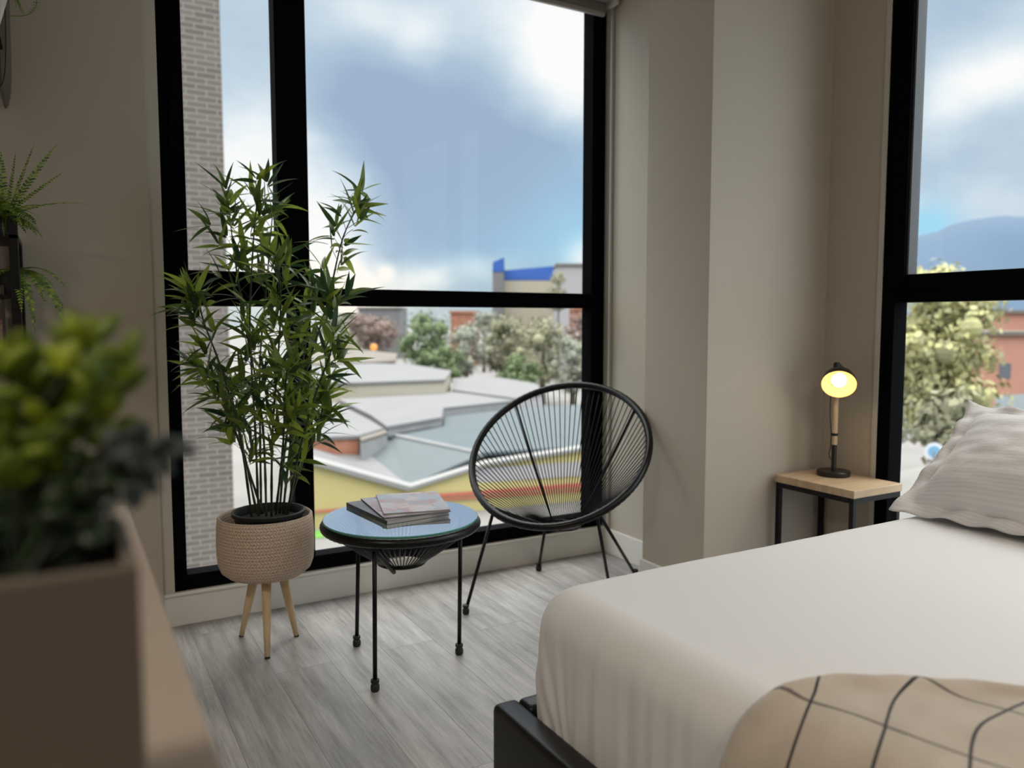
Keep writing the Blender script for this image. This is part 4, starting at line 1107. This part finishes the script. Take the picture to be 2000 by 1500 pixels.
building('low_building', 'small building with white roof and orange brick wall left of the blue-grey roof', [(598, 790), (655, 788), (722, 822), (748, 838), (700, 852), (598, 856)], -4.85, roof_w, wall_o)
building('annex', 'small grey rendered annex beside the orange brick wall', [(701, 852.5), (749, 839), (756, 846), (706, 862)], -4.95, roof_t, wall_g)
building('low_building', 'wide low building with a bright white roof in the middle distance', [(663, 781), (880, 766), (1010, 783), (866, 798), (862, 816), (757, 834), (726, 812)], ZWH, roof_w, wall_g)
building('low_building', 'long cream walled building with a pale curved roof below the trees', [(598, 716), (700, 710), (800, 712), (880, 725), (868, 742), (700, 748), (598, 748)], -3.65, roof_w, wall_c)
building('low_building', 'white roofed shed at the right below the big trees', [(885, 740), (960, 735), (1045, 750), (1060, 768), (1008, 779), (884, 762)], -4.6, roof_w, wall_mv)
building('low_building', 'tan roofed building farthest left below the reddish tree', [(598, 683), (690, 682), (775, 691), (770, 706), (598, 712)], -3.5, roof_t, wall_c)
for (x0, x1, yt, D, c, lab) in ((962, 984, 532, 168, roof_w, 'grey apartment slab left of the blue roofed block'),
                                (985, 1090, 548, 172, wall_c, 'pale block with deep blue roof above the window bar'),
                                (1088, 1200, 520, 150, wall_mv, 'tall grey block at the right edge of the big window'),
                                (640, 690, 618, 150, wall_c, 'pale tower block far left behind the bamboo'),
                                (1125, 1180, 606, 120, wall_o, 'orange brick houses behind the trees at the right of the big window'),
                                (880, 930, 612, 160, wall_o, 'small house with orange roof between the tree crowns'),
                                (700, 780, 604, 190, roof_w, 'long pale block far behind the reddish tree')):
    a = at_d(x0, yt, D); b = at_d(x1, yt, D); dv = (b-a); dv.z = 0; dv.normalize(); nv = Vector((-dv.y, dv.x, 0))
    o = tag(empty('distant_building', (a.x, a.y, GZ)), lab, 'building')
    rel(MB().prism([a, b, b+nv*14, a+nv*14], GZ, a.z).build('walls', c), o)
    if 'blue roof' in lab: rel(MB().poly([V3(a, a.z), V3(b, a.z), V3(b+nv*5, a.z+3.4), V3(a+nv*5, a.z+2.4)]).poly([V3(a+nv*5, a.z+2.4), V3(b+nv*5, a.z+3.4), V3(b+nv*14, a.z), V3(a+nv*14, a.z)]).build('roof', plain('deep_blue_roof', (.022, .05, .16), 1.0, spec=0), solid=.3), o)
    else: rel(MB().prism([a-dv*.3-nv*.3, b+dv*.3-nv*.3, b+nv*14, a+nv*14], a.z, a.z+.5).build('roof', roof_t if 'orange' not in lab else wall_o), o)

# brick neighbour at the left, running up out of sight
m = Mt('grey_brown_brick'); m.set(Roughness=.9)
tcn = m.n('ShaderNodeTexCoord'); sp_ = m.n('ShaderNodeSeparateXYZ'); m.l(tcn.outputs['Object'], sp_.inputs[0]); cb_ = m.n('ShaderNodeCombineXYZ'); m.l(sp_.outputs[0], cb_.inputs[0]); m.l(sp_.outputs[2], cb_.inputs[1])
bk_ = m.n('ShaderNodeTexBrick'); m.l(cb_.outputs[0], bk_.inputs['Vector']); bk_.inputs['Scale'].default_value = 1; bk_.inputs['Brick Width'].default_value = .25; bk_.inputs['Row Height'].default_value = .075
bk_.inputs['Mortar Size'].default_value = .009; bk_.inputs['Mortar Smooth'].default_value = .2
bk_.inputs['Color1'].default_value = (.10, .085, .075, 1); bk_.inputs['Color2'].default_value = (.14, .118, .105, 1); bk_.inputs['Mortar'].default_value = (.21, .19, .172, 1)
m.col(bk_.outputs[0]); brick_m = m.m
BYc = 11.0
e1 = at_y(437, 300, BYc).x
nb_ = tag(empty('brick_building', (e1-3, BYc, GZ)), 'tall grey brown brick building seen through the narrow left panes', 'building')
rel(MB().box(e1-5, e1, BYc, BYc+6, GZ, 16).build('walls', brick_m), nb_)
for k in range(-6, 12):
    for q in (0, 1):
        pass

# hills
hm = plain('hazy_blue_hills', (.058, .096, .15), 1.0)  # distance haze is put into this bluish base colour
prof_h = [(1205, 622), (1290, 598), (1400, 566), (1490, 536), (1570, 512), (1650, 495), (1720, 478), (1783, 463), (1830, 452), (1855, 441), (1880, 437), (1920, 432), (1960, 425), (2000, 424), (2060, 430), (2150, 425), (2300, 450), (2500, 480)]
hb = MB(); n0 = 0; DH = 2600.
tops = [at_d(x, y, DH) for x, y in prof_h]
def hfn(u, v):
    t = u*(len(tops)-1); k = min(int(t), len(tops)-2); f = t-k; p = tops[k].lerp(tops[k+1], f)
    out = Vector((p.x, p.y, 0)).normalized()
    if v < .5: q = p-out*900*(1-v*2); z = GZ+(p.z-GZ)*math.sin(v*PI)**1.2
    else: q = p+out*900*(v*2-1); z = GZ+(p.z-GZ)*math.sin(v*PI)
    return (q.x, q.y, z+(30*nz3(q.x*.004, q.y*.004, 0)*(math.sin(v*PI)) if abs(v-.5) > .01 else 0))
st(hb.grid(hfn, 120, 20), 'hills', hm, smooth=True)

# trees
def tree_mat(name, a, b): 
    m = Mt(name); g = m.n('ShaderNodeNewGeometry'); m.col(m.ramp(g.outputs['Random Per Island'], [(0, a), (1, b)])); m.set(Roughness=.8); return m.m
t_green = tree_mat('green_crown', (.07, .11, .045), (.17, .22, .10))
t_olive = tree_mat('olive_crown', (.15, .155, .10), (.31, .30, .19))
t_red = tree_mat('reddish_crown', (.17, .125, .11), (.28, .205, .175))
t_yel = tree_mat('yellow_green_crown', (.27, .27, .15), (.52, .50, .23))
t_grey = tree_mat('grey_green_crown', (.17, .18, .145), (.32, .33, .26))
bark_m = plain('bark', (.10, .08, .06), .9)
def tree(label, x, yb, yt, wpx, D, mat, seed, group='trees beyond the roofs', nfl=2600, low=.0, ncl=34):
    r = random.Random(seed)
    top = at_d(x, yt, D); W = wpx/F_PX*D
    base = Vector((top.x, top.y, GZ)); H = top.z-GZ
    zb = at_d(x, yb, D).z; zb = max(zb, GZ+H*.12)
    o = tag(empty('tree', base), label, 'tree', group)
    rel(MB().tube([base, base+Vector((0, 0, H*.35)), base+Vector((W*.03, 0, H*.7))], [W*.035+.12, W*.028+.1, .06], 8).build('trunk', bark_m, smooth=True), o)
    cz, hz_ = (zb+top.z)/2, (top.z-zb)/2
    cl = []
    for _ in range(ncl):
        a = r.uniform(0, 2*PI); e = r.uniform(-1, 1); rr = r.uniform(.1, .78)
        ce = math.sqrt(max(0, 1-e*e))
        cl.append((Vector((top.x+math.cos(a)*ce*rr*W/2, top.y+math.sin(a)*ce*rr*W/2, cz+e*.68*hz_)), r.uniform(.20, .36)*min(W/2, hz_*1.1)))
    mb = MB(); fs = max(.14, W*.022)
    for c, R in cl:
        for _ in range(nfl//ncl):
            v = Vector((r.gauss(0, 1), r.gauss(0, 1), r.gauss(0, 1))).normalized()
            p = c+v*R*r.uniform(.7, 1.35); u = v.orthogonal().normalized(); u = Matrix.Rotation(r.uniform(0, 6.3), 3, v) @ u
            w = (v.cross(u)+v*r.uniform(-.6, .6)).normalized(); s1 = fs*r.uniform(.5, 1.3)
            mb.poly([p-u*s1-w*s1*.6, p+u*s1*.9-w*s1*.5, p+u*s1*.5+w*s1*.8, p-u*s1*.6+w*s1*.6])
    for c, R in cl: mb.ball(tuple(c), R*.5, 8, 6)
    rel(mb.build('crown', mat), o)
    return o
tree('reddish brown tree crown behind the tan roof', 733, 700, 612, 110, 140, t_red, 1)
tree('dark green tree standing tallest right of the reddish one', 828, 735, 600, 130, 92, t_green, 2, nfl=2200)
tree('grey green tree right of the dark green one', 910, 740, 628, 110, 88, t_grey, 3)
tree('olive tree in the middle of the row beyond the white shed', 985, 745, 612, 130, 92, t_olive, 4)
tree('pale olive tree behind the top of the string chair', 1060, 770, 610, 130, 86, t_olive, 5)
tree('grey green tree at the right jamb of the big window', 1120, 790, 640, 110, 80, t_grey, 6)
tree('reddish tree far right in the big window', 1140, 700, 602, 80, 110, t_red, 7)
tree('low green tree at the back of the white shed', 870, 760, 668, 90, 84, t_green, 8)
tree('dark low tree behind the chair back', 1010, 775, 690, 130, 80, t_green, 9)
tree('olive tree rising above the window bar beside the blue roof', 1090, 620, 518, 60, 130, t_olive, 10, nfl=1300)
tree('grey green tree far left behind the bamboo', 650, 690, 612, 90, 142, t_grey, 11)
tree('reddish tree between two pale blocks on the left', 700, 660, 610, 60, 130, t_red, 12, nfl=1300)
tree('grey green tree filling the gap at the middle far away', 945, 660, 600, 70, 140, t_grey, 13, nfl=1300)
for k_, (x_, yt_, w_) in enumerate(((1260, 596, 120), (1380, 590, 130), (1500, 584, 120), (1620, 590, 130), (1700, 596, 90))):
    tree(('grey green', 'olive', 'dark green', 'pale olive', 'grey green small')[k_]+' tree far off between the two windows', x_, 760, yt_, w_, 95, (t_grey, t_olive, t_green, t_olive, t_grey)[k_], 40+k_)
# beyond the side window
tree('large yellow green tree outside the window beside the bed', 1850, 900, 480, 235, 34, t_yel, 21, 'trees outside the side window', 9000, ncl=80)
tree('grey green tree at the left edge of the side window', 1755, 900, 640, 90, 44, t_grey, 22, 'trees outside the side window', 2200)
tree('low leafy tree above the pillow outside the side window', 1860, 930, 760, 170, 26, t_olive, 23, 'trees outside the side window', 2200)
for (x0, x1, yt, D, c, lab) in ((1925, 2080, 655, 62, wall_o, 'salmon brick building outside the side window behind the tree'), (1960, 2130, 612, 75, wall_o, 'upper salmon brick block farther outside the side window')):
    a = at_d(x0, yt, D); b = at_d(x1, yt, D); dv = (b-a); dv.z = 0; dv.normalize(); nv = Vector((-dv.y, dv.x, 0))
    o = tag(empty('brick_house', (a.x, a.y, GZ)), lab, 'building')
    rel(MB().prism([a, b, b+nv*10, a+nv*10], GZ, a.z).build('walls', plain('salmon_brick', (.40, .20, .145), .85)), o)
    rel(MB().prism([a-dv*.2-nv*.3, b+dv*.2-nv*.3, b+nv*10, a+nv*10], a.z, a.z+.3).build('roof', roof_t), o)
    for k in range(3):
        q = a+dv*(1.2+2.2*k)-nv*.05; wz = a.z-(3.2 if k % 2 else 2.2)
        rel(MB().prism([q, q+dv*.9, q+dv*.9+nv*.1, q+nv*.1], wz-1.2, wz).build('window', plain('dull_window', (.10, .11, .13), .3)), o)
building('low_building', 'grey metal roof outside the side window above the pillow', [(1945, 775), (2080, 765), (2100, 830), (1940, 822)], -3.4, roof_bg, wall_g)
tag(MB().prism([G(1690, 935), G(1835, 905), G(1980, 905), G(1960, 975), G(1700, 990)], GZ, GZ+.03).build('road', plain('pale_road', (.20, .20, .19), .8)), kind=S)
sg_p = at_d(1825, 882, 21)
sg = tag(empty('road_sign', (sg_p.x, sg_p.y, GZ)), 'round pale blue road sign on a post outside the side window', 'sign')
fdir = (CAM-sg_p); fdir.z = 0; fdir.normalize(); RMs = fdir.to_track_quat('Z', 'Y').to_matrix()
rel(MB().lathe([(0, 0), (.24, 0), (.24, .03), (0, .03)], tuple(sg_p), 24, RMs).build('rim', plain('sign_white', (.6, .64, .68), .5)), sg)
rel(MB().lathe([(0, .031), (.15, .031), (.15, .04), (0, .04)], tuple(sg_p), 24, RMs).build('face', plain('sign_blue', (.16, .36, .55), .5)), sg)
rel(MB().tube([(sg_p.x, sg_p.y, GZ), (sg_p.x, sg_p.y, sg_p.z)], .05, 8).build('post', wall_g), sg)
m = Mt('orange_street_light'); m.set(Base_Color=(.1, .05, .02, 1), Emission_Color=(1, .42, .08, 1), Emission_Strength=1.1)
lp = at_d(730, 678, 134)
sl = tag(empty('street_lamp', (lp.x, lp.y, GZ)), 'glowing orange street lamp far off below the reddish tree', 'lamp')
rel(MB().ball(tuple(lp), .62, 12, 8).build('lamp_head', m.m, smooth=True), sl)
rel(MB().tube([(lp.x, lp.y, GZ), (lp.x, lp.y, lp.z-.3)], .08, 8).build('pole', wall_g), sl)
